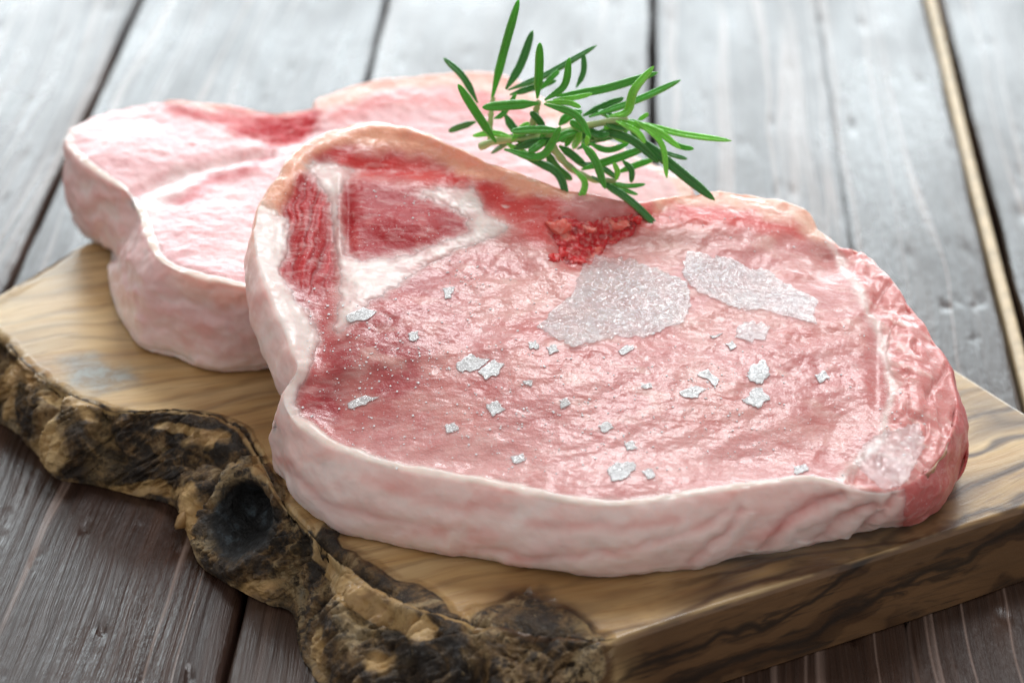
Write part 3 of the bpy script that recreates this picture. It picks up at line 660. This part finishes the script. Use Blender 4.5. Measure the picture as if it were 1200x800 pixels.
# ---- rear chop
rtop = [(79, 168, 5.0), (86, 150, 5.05), (128, 130, 5.05), (180, 121, 5.15), (205, 117, 5.25), (260, 124, 5.2), (325, 131, 5.15), (362, 128, 5.2), (376, 113, 5.4), (420, 99, 5.55), (480, 91, 5.6), (555, 85, 5.6), (605, 95, 5.55), (645, 122, 5.4),
        (700, 158, 5.3), (760, 188, 5.2), (805, 222, 5.0), (800, 262, 4.6), (720, 300, 4.6), (600, 325, 4.7), (480, 338, 4.8), (390, 342, 4.9), (307, 338, 4.95), (258, 331, 4.95), (217, 320, 4.95), (186, 303, 4.95), (173, 275, 4.95), (163, 248, 4.95), (148, 224, 4.95), (120, 206, 4.95), (94, 186, 5.0)]
rbot = {0: (92, 268), 28: (131, 298), 29: (120, 290), 30: (100, 280), 27: (128, 318), 26: (130, 345), 25: (146, 382), 24: (172, 407), 23: (215, 423), 22: (255, 434), 21: (340, 436)}
ctrl = []
for i, (a, b, z) in enumerate(rtop):
    p = at(a, b, z)
    q = at(*rbot[i], 2.06) if i in rbot else np.array([p[0], p[1]-.2, 2.06])
    ctrl.append(np.concatenate([p, q]))
N = 760
G, K, Sx, rplane = chop_surface(np.array(ctrl), N, 150, 48, 8, (380, 210), .22, .1)
top = (K == 0); sd = np.where(K == 0, 0, np.where(K == 1, Sx, 1)); sf = np.where(K == 0, Sx, 1)
Q = to_px(G); bz = np.zeros(G.shape[:2])
for kx, ky, rx, ry, hh in ((250, 270, 60, 45, .14), (220, 210, 60, 12, -.10), (330, 155, 45, 14, -.22), (280, 140, 60, 8, -.06), (150, 175, 50, 25, .10), (190, 235, 30, 10, -.14), (470, 120, 60, 14, .12), (290, 185, 30, 10, -.08), (230, 320, 60, 10, .06)):
    bz += hh*np.exp(-((Q[..., 0]-kx)/rx)**2-((Q[..., 1]-ky)/ry)**2)
G = G+np.where(top, bz*sst(1, .94, sf), 0)[..., None]*np.array([0, 0, 1.0])
nr = orient(normals(G)); Q = to_px(G)
wx = np.stack([fbm(G*1.0, 4, 301), fbm(G*1.0, 4, 311)], -1); Qw = Q+wx*14; n_lo = fbm(G*.55, 3, 321); n_mid = fbm(G*1.8, 4, 331)
col = np.zeros(G.shape)+lin(230, 180, 182)
col = blend(col, (242, 212, 212), .7*sst(-.1, .4, n_lo))
mR = sst(-8, 8, sdist(Qw, [(195, 122), (260, 130), (330, 134), (368, 128), (376, 140), (360, 162), (330, 172), (300, 158), (250, 142), (205, 132)]))
mR2 = sst(-8, 8, sdist(Qw, [(200, 232), (250, 208), (290, 182), (318, 180), (300, 200), (250, 222), (215, 240)]))
mM = sst(-8, 8, sdist(Qw, [(270, 150), (300, 140), (350, 140), (372, 132), (376, 150), (350, 168), (310, 168)]))
crease = np.exp(-(ldist(Q+wx*5, [(150, 228), (178, 214), (222, 196), (270, 188), (318, 178)])/6)**2); scre = np.exp(-(ldist(Q+wx*4, [(152, 228), (147, 262), (132, 300)])/7)**2)
mW = sst(-8, 8, sdist(Qw, [(175, 215), (220, 192), (270, 186), (310, 178), (280, 196), (230, 210), (200, 235), (180, 262), (165, 245)]))
mP = sst(-6, 7, sdist(Qw, [(180, 112), (260, 118), (360, 120), (380, 95), (480, 82), (620, 80), (700, 150), (680, 165), (590, 112), (520, 102), (440, 112), (390, 128), (330, 136), (250, 130)]))
mC = sst(-10, 10, sdist(Qw, [(376, 132), (440, 112), (560, 104), (640, 140), (600, 150), (540, 128), (460, 122), (400, 140)]))
col = blend(col, (214, 110, 116), mR2*.8); col = blend(col, (224, 120, 116), mC*.75); col = blend(col, (238, 190, 170), mP*.85)
col = blend(col, (212, 74, 76), mR*.9); col = blend(col, (190, 26, 40), mM*.98); col = blend(col, (242, 226, 224), mW*.85)
mCr = np.where(top, sst(.955, .985, sf+.01*wx[..., 0]), 0)*sst(200, 150, Q[..., 1]*0+60+G[..., 1]*10)
col = blend(col, (246, 222, 208), mCr*.9)
scol = np.zeros(G.shape)+lin(232, 190, 188)
streak = noise(np.stack([Q[..., 0]*.02+.02*Q[..., 1], Q[..., 1]*.05-.01*Q[..., 0], n_lo], -1)+wx[..., :1]*.8, 341)
scol = blend(scol, (226, 156, 152), .55*sst(.05, .6, streak)); scol = blend(scol, (246, 228, 226), .6*sst(-.1, -.6, streak)); scol = blend(scol, (246, 226, 224), .7*sst(.6, .95, sd+.2*n_mid))
scol = blend(scol, (236, 176, 158), .8*sst(.28, .1, sd+.1*n_mid)*sst(180, 220, Q[..., 0]))
col = np.where(top[..., None], col, scol)
d = .03*fbm(G*3, 3, 351)+.05*n_mid+np.where(top, 0, .10*streak)+mM*.12*fbm(G*3, 3, 361)+np.where(top, sst(.95, 1, sf), 1)*.09*fbm(G*1.0, 3, 371)
d = d-np.where(top, .22*crease*sst(1, .97, sf), .30*scre)+np.where(top, .10*np.exp(-(ldist(Q+wx*5, [(165, 248), (200, 230), (250, 208), (300, 192)])/8)**2), 0)
d = d+np.where(top, sst(.90, 1, sf), 1)*.10*noise(G*.6, 381)
Gr = G+nr*d[..., None]
# flesh gives way under the chop lying on it
fu = fplane(Gr)-2.45
covered = sst(-12, 18, sdist(to_px(Gr), [(318, 180), (400, 150), (600, 200), (960, 260), (1000, 420), (330, 420), (300, 300)]))
dep = np.where(covered > 0, np.maximum(Gr[..., 2]-fu, 0)*sst(-.6, .3, fplane(Gr)-2.0-2.45)*0+np.maximum(Gr[..., 2]-fu, 0), 0)
inside = sst(-10, 20, sdist(to_px(Gr), [(335, 200), (400, 160), (600, 205), (960, 260), (1000, 430), (345, 440), (318, 320)]))
Gr[..., 2] = np.maximum(Gr[..., 2]-dep*inside, 2.04)
RO = np.array([G[..., 0].mean(), G[..., 1].mean(), 2.04])
rear = thing('pork_chop', 'thick pale raw pork chop lying flat on the board under the other chop', 'pork chop', RO)
nrr = soften(orient(normals(Gr)))
polar_mesh('meat', Gr, MEAT2, rear, RO, col, dict(Wet=np.ones(col.shape[:2]), Rough=np.clip(.30+.1*n_lo+.25*mM+.2*mR, .15, .6)))
mFat = np.where(top, mCr, np.where(K == 1, sst(.98, .88, sd), 0))*sst(11.8, 11.2, G[..., 1])*sst(-4.5, -5.5, G[..., 0])
shell('fat_rim', Gr, nrr, mFat, FAT, rear, RO, col, .05, .16)

# ------------------------------------------------------------------ placing on the front chop
bpy.context.view_layer.update(); dg = bpy.context.evaluated_depsgraph_get()
def bvh_of(root):
    out = []
    for o in root.children:
        out.append((BVHTree.FromObject(o, dg), o.matrix_world.copy()))
    return out
HIT = bvh_of(chop)
def cast(px, py):                                  # first point of the front chop under a pixel, cm
    d = FW+RT*(px-600)/FPX+UP*(400-py)/FPX; best = None
    for bv, mw in HIT:
        inv = mw.inverted(); o = inv @ Vector(CAM*.01); dd = (inv.to_3x3() @ Vector(d)).normalized()
        h = bv.ray_cast(o, dd)
        if h[0] is not None and (best is None or h[3] < best[2]): best = (np.array(mw @ h[0])*100, np.array(mw.to_3x3() @ h[1]), h[3])
    return best

# marrow crumbs: parts of the front chop
def blob(c, r, seed, sq=(1, 1, 1), n=10):
    th = np.linspace(0, 2*np.pi, n*2, endpoint=False); ph = np.linspace(.15, np.pi-.15, n)
    PH, TH = np.meshgrid(ph, th, indexing='ij'); D = np.stack([np.sin(PH)*np.cos(TH), np.sin(PH)*np.sin(TH), np.cos(PH)], -1)
    P = D*(r*(1+.38*fbm(D*1.7+seed*3.1, 3, seed)))[..., None]*np.array(sq) + np.array(c)
    V = np.vstack([P.reshape(-1, 3), P[0].mean(0)[None], P[-1].mean(0)[None]]); T = 2*n; R = n
    F = grid_faces(R, T).tolist(); F += [(R*T, j, (j+1) % T) for j in range(T)]+[(R*T+1, (R-1)*T+(j+1) % T, (R-1)*T+j) for j in range(T)]
    return V, [tuple(f) for f in F]
crumbs = [(655, 266, 12), (662, 296, 11), (648, 302, 8), (726, 264, 10), (744, 256, 8), (718, 284, 8), (690, 268, 8), (676, 304, 7)]
for k, (a, b, r) in enumerate(crumbs):
    h = cast(a, b)
    if h is None: continue
    V, F = blob(h[0]-h[1]*.07, r/47*1.0, k+3, (1.3, .9, .62), 18)
    V = V+.10*np.stack([noise(V*3.2, k), noise(V*3.2, k+50), noise(V*3.2, k+90)], -1)+.04*np.stack([noise(V*9, k), noise(V*9, k+50), noise(V*9, k+90)], -1)
    cc = lin(*((212, 36, 40) if k % 3 else (232, 112, 98)))
    mesh_obj('marrow_chip', V, F, MARROW, chop, np.tile(cc, (len(V), 1)), None, True, FO)

# ------------------------------------------------------------------ salt and frost flakes
ICE = mat_salt('frosty_flake', .01, .24, 900, .08, .20); SALT = mat_salt('salt', .35, .95, 900, .12, .30); CLEAR = mat_salt('clear_flake', .0, .12, 800, .08, .14)
GRAIN = mat_salt('salt_grain', .9, 1.0, 900, .1, .12)
def flake(name, poly, mat, label, group=None, lift=.03, thick=.012, step=3.0, jitter=6.0, curl=0.0, seed=0):
    poly = np.array(poly, float); ctr = poly.mean(0)
    if name == 'salt_flake':                       # broken, uneven little plates
        q = []
        for a, b in zip(poly, np.roll(poly, -1, 0)): q += [a, a*.66+b*.34+rng.normal(0, .7, 2), a*.33+b*.67+rng.normal(0, .7, 2)]
        poly = ctr+(np.array(q)-ctr)*rng.uniform(.90, 1.04, (len(q), 1))
    # ragged outline
    out = []
    for i in range(len(poly)):
        a, b = poly[i], poly[(i+1) % len(poly)]; m = max(2, int(np.linalg.norm(b-a)/step))
        for k in range(m):
            p = a+(b-a)*k/m; out.append(ctr+(p-ctr)*(1+rng.normal(0, jitter*.20)/max(np.linalg.norm(p-ctr), 4)*(.3 if k == 0 else 1)))
    out = np.array(out); n = len(out); rr = np.linalg.norm(out-ctr, axis=1, keepdims=True); out = ctr+(out-ctr)*(1+(5*noise(np.concatenate([out*.09, np.full((n, 1), seed*3.7)], 1), 420)+2.5*noise(np.concatenate([out*.25, np.full((n, 1), seed*3.7)], 1), 421))[:, None]/np.maximum(rr, 14)); R = max(4, int(np.abs(poly-ctr).max()/step))
    vs, ok = [], True
    for r in range(R):
        s = (r+.15)/(R-1+.15)
        for p in out:
            q = ctr+(p-ctr)*s; h = cast(*q)
            if h is None:
                q2 = ctr+(p-ctr)*s*.8; h = cast(*q2)
                if h is None: return None
            vs.append(h[0])
    P = np.array(vs).reshape(R, n, 3)
    # a sheet bridges the small hollows: a smooth surface through the heights, then lifted
    f = P.reshape(-1, 3); o2 = f[:, :2].mean(0); sc = np.abs(f[:, :2]-o2).max(); x, y = ((f[:, :2]-o2)/sc).T
    A = np.stack([x**a*y**b for a in range(4) for b in range(4-a)], 1); co, *_ = np.linalg.lstsq(A, f[:, 2], rcond=None)
    fit = (A@co).reshape(R, n); P[..., 2] = .6*fit+.4*np.maximum(P[..., 2], fit-.02)
    up = np.array([0, -.25, .97])
    s = np.linspace(0, 1, R)[:, None, None]
    P = P+up*(lift+curl*s**2)+up*(.012*noise(P*9, 400+seed))[..., None]
    T = P+up*thick; V = np.vstack([T.reshape(-1, 3), P.reshape(-1, 3), T[0].mean(0)[None], P[0].mean(0)[None]]); m = R*n
    F = [tuple(f) for f in grid_faces(R, n).tolist()]; Fb = [tuple(m+i for i in f[::-1]) for f in F]
    F += Fb+[((R-1)*n+j, m+(R-1)*n+j, m+(R-1)*n+(j+1) % n, (R-1)*n+(j+1) % n) for j in range(n)]
    F += [(2*m, j, (j+1) % n) for j in range(n)]+[(2*m+1, m+(j+1) % n, m+j) for j in range(n)]
    o = mesh_obj(name, V, F, mat, None, None, None, True, P.mean(axis=(0, 1)))
    tag(o, label, 'salt flake' if name == 'salt_flake' else 'frost sheet', group); return o
flake('frost_sheet', [(630, 384), (645, 368), (668, 346), (680, 318), (700, 303), (735, 304), (775, 318), (806, 334), (812, 360), (800, 378), (765, 394), (720, 396), (700, 402), (672, 409), (655, 400)], ICE, 'largest frosted translucent sheet beside the red marrow on the chop', seed=1)
flake('frost_sheet', [(797, 318), (805, 298), (850, 302), (900, 320), (935, 340), (958, 352), (955, 380), (925, 372), (890, 364), (862, 364), (840, 352), (815, 342)], ICE, 'long frosted translucent sheet near the back rim of the chop', seed=2)
flake('frost_sheet', [(860, 386), (872, 378), (890, 380), (903, 384), (895, 398), (875, 402), (862, 396)], ICE, 'small rounded frosted flake below the long frosted sheet', seed=3)
flake('frost_sheet', [(1000, 548), (1018, 520), (1040, 512), (1062, 506), (1078, 500), (1084, 520), (1074, 548), (1058, 572), (1042, 582), (1020, 568)], CLEAR, 'clear icy shard jutting over the front right end of the chop', lift=.06, thick=.04, curl=.10, seed=4)
mid = [((533, 428), (552, 416), (572, 422), (560, 436), (540, 436)), ((560, 436), (580, 420), (590, 428), (582, 442), (568, 446)), ((405, 474), (428, 464), (444, 466), (430, 474), (412, 480)), ((568, 474), (584, 470), (592, 480), (578, 488)),
       ((796, 460), (815, 452), (829, 456), (818, 466), (803, 466)), ((712, 552), (724, 543), (742, 542), (750, 550), (736, 560), (718, 564)), ((752, 552), (764, 550), (770, 558), (758, 563)), ((850, 404), (858, 401), (864, 406), (858, 412)), ((832, 394), (846, 391), (838, 397)),
       ((724, 412), (735, 404), (745, 408), (730, 418)), ((815, 440), (830, 434), (842, 446), (838, 454), (828, 444)), ((880, 430), (896, 424), (905, 440), (892, 450), (876, 444)), ((876, 460), (892, 456), (902, 468), (888, 478), (872, 470)), ((752, 452), (762, 449), (764, 455), (754, 456)), ((700, 500), (712, 494), (720, 502), (708, 508)),
       ((640, 408), (652, 404), (656, 412), (644, 416)), ((618, 402), (628, 399), (632, 407), (622, 410)), ((612, 448), (624, 446), (622, 454)), ((655, 470), (666, 466), (668, 474), (658, 478)), ((478, 392), (490, 388), (492, 396), (480, 400)), ((520, 340), (532, 338), (530, 350), (522, 352)),
       ((405, 372), (425, 362), (440, 366), (432, 376), (412, 378)), ((598, 536), (612, 532), (616, 540), (602, 544)), ((730, 520), (744, 516), (746, 526), (734, 530)), ((520, 500), (532, 496), (536, 504), (524, 508)), ((930, 548), (944, 544), (948, 552), (934, 556)), ((955, 440), (966, 434), (972, 444), (960, 450))]
mlab = {0: 'bright salt flake of a touching pair on the left half of the chop', 1: 'greyer salt flake of a touching pair on the left half of the chop', 2: 'thin long salt flake on the dark red left corner of the loin',
        4: 'bright pointed salt flake in the middle of the loin', 5: 'bright salt flake near the white front rim of the chop'}
mlab.update({3: 'small salt flake just in front of the touching pair of flakes', 6: 'small salt chip right beside the bright flake by the front rim', 7: 'small salt chip just in front of the small rounded frosted flake', 8: 'thin salt sliver beside the small rounded frosted flake',
             9: 'small salt flake just in front of the largest frosted sheet', 10: 'angular salt flake just behind the bright pointed flake', 20: 'upright salt flake lying in front of the white fat seam', 21: 'flat salt flake at the pointed tip of the white fat seam',
             25: 'salt chip behind the white crest near the clear icy shard', 26: 'salt chip beside the pale line along the right flap'})
for k, p in enumerate(mid):
    flake('salt_flake', p, SALT, mlab.get(k, 'small white salt flake lying loose on the cut loin'), None if k in mlab else 'small salt flakes on the loin', lift=.015, thick=.014, step=2.0, jitter=1.5, seed=k+10)
# crystal dust, too fine to count
vs, fs = [], []
spots = [(410, 400, 40, 40, 260), (545, 330, 22, 30, 300), (480, 420, 60, 40, 380), (600, 440, 90, 50, 520), (560, 500, 110, 35, 520), (720, 510, 120, 40, 560), (840, 450, 80, 45, 440), (890, 520, 60, 30, 150), (700, 350, 90, 40, 120), (480, 250, 45, 22, 130), (860, 270, 70, 18, 120), (400, 490, 40, 40, 150), (1060, 500, 25, 35, 130), (1000, 420, 30, 60, 70), (380, 380, 16, 40, 60)]
cube = np.array([[x, y, z] for x in (-1, 1) for y in (-1, 1) for z in (-1, 1)], float)
cf = [(0, 1, 3, 2), (4, 6, 7, 5), (0, 4, 5, 1), (2, 3, 7, 6), (0, 2, 6, 4), (1, 5, 7, 3)]
for cx, cy, rx, ry, n in spots:
    for _ in range(n):
        a, b = cx+rng.normal(0, rx*.7), cy+rng.normal(0, ry*.7)
        if noise(np.array([[a*.06, b*.09, 0]]), 500)[0] < rng.uniform(-.5, .4): continue
        h = cast(a, b)
        if h is None or h[1][2] < .6: continue
        r = .006+.020*rng.random()**4; nz = h[1]*.5+np.array([0, .0, .6])+rng.normal(0, .12, 3); nz /= np.linalg.norm(nz)
        e1 = np.cross(nz, rng.normal(size=3)); e1 /= np.linalg.norm(e1); Qm = np.stack([e1, np.cross(nz, e1), nz])
        base = len(vs)*1
        vs.extend((h[0]+h[1]*r*.6+(cube*np.array([1, rng.uniform(.5, 1.3), .35])*r)@Qm).tolist()); fs.extend([tuple(base+i for i in f) for f in cf])
dust = mesh_obj('salt_grains', np.array(vs), fs, GRAIN, None, None, None, False, FO)
dust['kind'] = 'stuff'; tag(dust, 'fine sparkling salt grains scattered over the chop', 'salt')

# ------------------------------------------------------------------ rosemary
Z = lambda x, y: (480+x/2.8575, y/2.8575)
SY = 5.2
sprig = thing('rosemary_sprig', 'fresh green rosemary sprig resting on the rim of the chop', 'rosemary', (at_y(*Z(520, 470), SY)))
SO = at_y(*Z(520, 470), SY)
DARK = [mat_leaf(0, (.014, .115, .012), (.22, .42, .14)), mat_leaf(1, (.035, .22, .012), (.26, .50, .14)), mat_leaf(2, (.12, .40, .03), (.36, .60, .22))]
def spline_open(P, n):
    P = np.array(P, float); P = np.vstack([2*P[0]-P[1], P, 2*P[-1]-P[-2]]); m = len(P)-3
    k = np.linspace(0, m-1e-6, n); i = k.astype(int); t = (k-i)[:, None]; a, b, c, d = P[i], P[i+1], P[i+2], P[i+3]
    return .5*((2*b)+(c-a)*t+(2*a-5*b+4*c-d)*t*t+(3*b-a-3*c+d)*t**3)
def leaf(pts, w, tone, y0, y1, roll=0.0, seed=0):
    n = 26; pp = [Z(*p) for p in pts]; m = len(pp)
    P3 = [at_y(px, py, y0+(y1-y0)*k/(m-1)) for k, (px, py) in enumerate(pp)]
    C = spline_open(P3, n); W = w/2.8575/46/2
    T = np.gradient(C, axis=0); T /= np.linalg.norm(T, axis=1)[:, None]
    view = -(C-CAM); view /= np.linalg.norm(view, axis=1)[:, None]
    ref = np.array([0, -.35, .94])*.55+view*.6                     # blades face partly up
    B = np.cross(T, ref); B /= np.linalg.norm(B, axis=1)[:, None]; U = np.cross(B, T)
    cr, sr = math.cos(roll), math.sin(roll); B, U = B*cr+U*sr, U*cr-B*sr
    s = np.linspace(0, 1, n)
    prof = np.minimum(1, (.26+s*2.6))*np.sqrt(np.clip(1-(np.clip((s-.62)/.38, 0, 1))**2.4, 0, 1)); prof[-1] = .10
    # section: grooved upper face, edges rolled under, pale channel below
    sec = np.array([(0, .02), (.20, .26), (.55, .38), (.85, .22), (1, -.08), (.90, -.34), (.62, -.38), (.40, -.22), (0, -.14), (-.40, -.22), (-.62, -.38), (-.90, -.34), (-1, -.08), (-.85, .22), (-.55, .38), (-.20, .26)])
    tp = np.array([.75, 1, 1, .85, .55, .3, .1, 0, 0, 0, .1, .3, .55, .85, 1, 1.])
    V = C[:, None]+B[:, None]*(sec[None, :, :1]*(prof*W)[:, None, None])+U[:, None]*(sec[None, :, 1:]*(prof*W)[:, None, None]*1.05)
    k = len(sec); V = V.reshape(-1, 3); F = [tuple(f) for f in grid_faces(n, k).tolist()]+[tuple(range(k)), tuple((n-1)*k+j for j in range(k-1, -1, -1))]
    mesh_obj('leaf', V, F, DARK[tone], sprig, None, dict(Top=np.tile(tp, n)), True, SO)
L = [  # base..tip (in the enlarged crop), width, tone, depth at base and tip
 ([(275, 335), (318, 165), (366, -4)], 38, 1, 6.2, 6.0), ([(322, 300), (372, 215), (412, 102)], 38, 0, 6.6, 7.2), ([(428, 330), (434, 240), (436, 143)], 40, 1, 5.6, 5.2), ([(290, 478), (228, 385), (162, 282)], 38, 1, 5.2, 4.8),
 ([(228, 345), (180, 258), (114, 194)], 34, 0, 6.4, 7.0), ([(222, 408), (172, 424), (130, 440)], 30, 0, 6.4, 6.8), ([(432, 346), (340, 352), (243, 360)], 42, 1, 5.2, 4.6), ([(330, 302), (460, 248), (627, 152)], 36, 0, 6.4, 7.0),
 ([(452, 336), (518, 285), (535, 193)], 32, 1, 5.2, 5.0), ([(558, 294), (582, 240), (582, 178)], 28, 0, 6.4, 6.8), ([(490, 322), (650, 298), (832, 243)], 36, 1, 5.6, 5.4), ([(480, 334), (550, 328), (612, 314)], 22, 2, 5.0, 4.8),
 ([(600, 392), (760, 335), (908, 268)], 38, 1, 5.4, 5.6), ([(672, 388), (728, 372), (752, 300), (818, 222)], 42, 2, 5.0, 4.6), ([(580, 388), (650, 355), (718, 328)], 32, 0, 6.0, 6.2), ([(785, 412), (900, 446), (1078, 472)], 30, 2, 5.0, 4.6),
 ([(700, 402), (820, 436), (908, 498)], 30, 2, 4.9, 4.6), ([(755, 405), (842, 478), (862, 597)], 26, 2, 4.8, 4.4), ([(740, 440), (880, 555), (1022, 670)], 44, 0, 5.0, 4.2), ([(610, 440), (730, 462), (835, 545)], 36, 0, 5.0, 4.6),
 ([(508, 436), (420, 434), (338, 440)], 40, 1, 4.9, 4.4), ([(316, 500), (440, 522), (506, 424)], 36, 1, 4.8, 4.6), ([(385, 528), (492, 578), (530, 672)], 36, 0, 4.9, 4.3), ([(545, 562), (588, 620), (538, 722)], 32, 2, 4.7, 4.1),
 ([(575, 480), (620, 535), (655, 633)], 36, 1, 4.6, 4.1), ([(610, 590), (740, 672), (858, 788)], 40, 0, 4.7, 3.9), ([(575, 568), (680, 535), (800, 492)], 36, 1, 4.9, 4.9), ([(690, 580), (760, 553), (818, 534)], 30, 1, 5.4, 5.6),
 ([(712, 535), (742, 570), (742, 612)], 28, 0, 5.2, 5.0), ([(692, 604), (696, 572), (682, 544)], 26, 2, 4.5, 4.4), ([(665, 608), (730, 622), (790, 617)], 24, 1, 4.7, 4.5), ([(650, 612), (710, 632), (765, 652)], 22, 1, 4.8, 4.7),
 ([(450, 348), (555, 385), (607, 465)], 32, 1, 4.7, 4.4), ([(455, 500), (490, 560), (545, 602)], 42, 0, 5.4, 5.4), ([(500, 488), (545, 520), (592, 560)], 36, 0, 5.3, 5.2), ([(318, 380), (350, 430), (408, 475)], 40, 0, 6.2, 5.8),
 ([(350, 500), (420, 476), (500, 468)], 36, 0, 5.2, 5.2), ([(600, 480), (665, 502), (735, 480)], 28, 1, 5.0, 5.0), ([(840, 505), (885, 520), (930, 532)], 26, 0, 5.2, 5.2), ([(765, 402), (782, 392), (800, 380)], 20, 2, 4.9, 4.8),
 ([(860, 465), (905, 490), (952, 499)], 24, 1, 4.9, 4.8), ([(500, 420), (530, 390), (578, 372)], 44, 1, 6.0, 6.2), ([(440, 300), (475, 260), (502, 236)], 26, 1, 6.0, 6.2), ([(335, 318), (410, 295), (492, 270)], 30, 0, 6.6, 6.8),
 ([(455, 342), (530, 344), (574, 360)], 24, 2, 4.9, 4.7), ([(282, 398), (315, 378), (358, 312)], 26, 1, 5.6, 5.6), ([(590, 488), (594, 470), (596, 455)], 24, 2, 4.3, 4.2), ([(560, 500), (620, 470), (700, 455)], 34, 0, 5.6, 5.6), ([(520, 450), (590, 455), (660, 470)], 30, 0, 5.4, 5.4), ([(690, 405), (760, 440), (790, 480)], 30, 2, 4.7, 4.5), ([(560, 545), (640, 560), (700, 600)], 34, 0, 5.2, 5.2), ([(420, 460), (470, 490), (520, 545)], 30, 0, 5.6, 5.4)]
for k, (p, w, tone, y0, y1) in enumerate(L):
    leaf(p, w*.82, tone, y0, y1, rng.uniform(-.6, .6), k)
for k in range(26):                                # the small crowded needles along the stem
    f = rng.uniform(.12, 1); x, y = 260+f*440, 478-f*72+rng.uniform(-8, 20); a = rng.uniform(-1.1, 1.1)+(math.pi if rng.random() < .3 else 0); ln = rng.uniform(60, 135)
    dx, dy = math.cos(a)*ln, math.sin(a)*ln*.8+12; yy0 = 5.4-.4*f
    leaf([(x, y), (x+dx*.5, y+dy*.5+rng.uniform(-14, 14)), (x+dx, y+dy)], rng.uniform(22, 32), int(rng.choice([0, 0, 1, 1, 2])), yy0, yy0+rng.uniform(-.5, .9), rng.uniform(-.6, .6), k+80)
def stem(pts, w0, w1, y0, y1):
    n = 30; pp = [Z(*p) for p in pts]; C = spline_open([at_y(a, b, y0+(y1-y0)*k/(len(pp)-1)) for k, (a, b) in enumerate(pp)], n)
    T = np.gradient(C, axis=0); T /= np.linalg.norm(T, axis=1)[:, None]; B = np.cross(T, [0.1, .2, 1]); B /= np.linalg.norm(B, axis=1)[:, None]; U = np.cross(B, T)
    k = 12; an = np.arange(k)/k*6.2832; r = np.linspace(w0, w1, n)/2.8575/46/2*(1+.12*np.sin(np.arange(n)*1.3))
    sq = 1+.12*np.cos(4*an)
    V = (C[:, None]+(B[:, None]*np.cos(an)[None, :, None]+U[:, None]*np.sin(an)[None, :, None])*(r[:, None]*sq[None])[..., None]).reshape(-1, 3)
    F = [tuple(f) for f in grid_faces(n, k).tolist()]+[tuple(range(k)), tuple((n-1)*k+j for j in range(k-1, -1, -1))]
    mesh_obj('stem', V, F, STEM, sprig, None, None, True, SO)
STEM = mat_plain('rosemary_stem', (.40, .50, .20), .5, Subsurface_Weight=.2, Subsurface_Scale=.001)
stem([(235, 492), (300, 470), (420, 462), (520, 440), (640, 412), (730, 402)], 24, 22, 5.6, 4.95)
stem([(270, 470), (272, 390), (280, 325)], 20, 15, 5.8, 6.2)
stem([(405, 465), (420, 385), (432, 340)], 26, 18, 5.5, 5.3)
stem([(470, 480), (530, 555), (610, 600), (690, 605)], 26, 16, 5.1, 4.6)
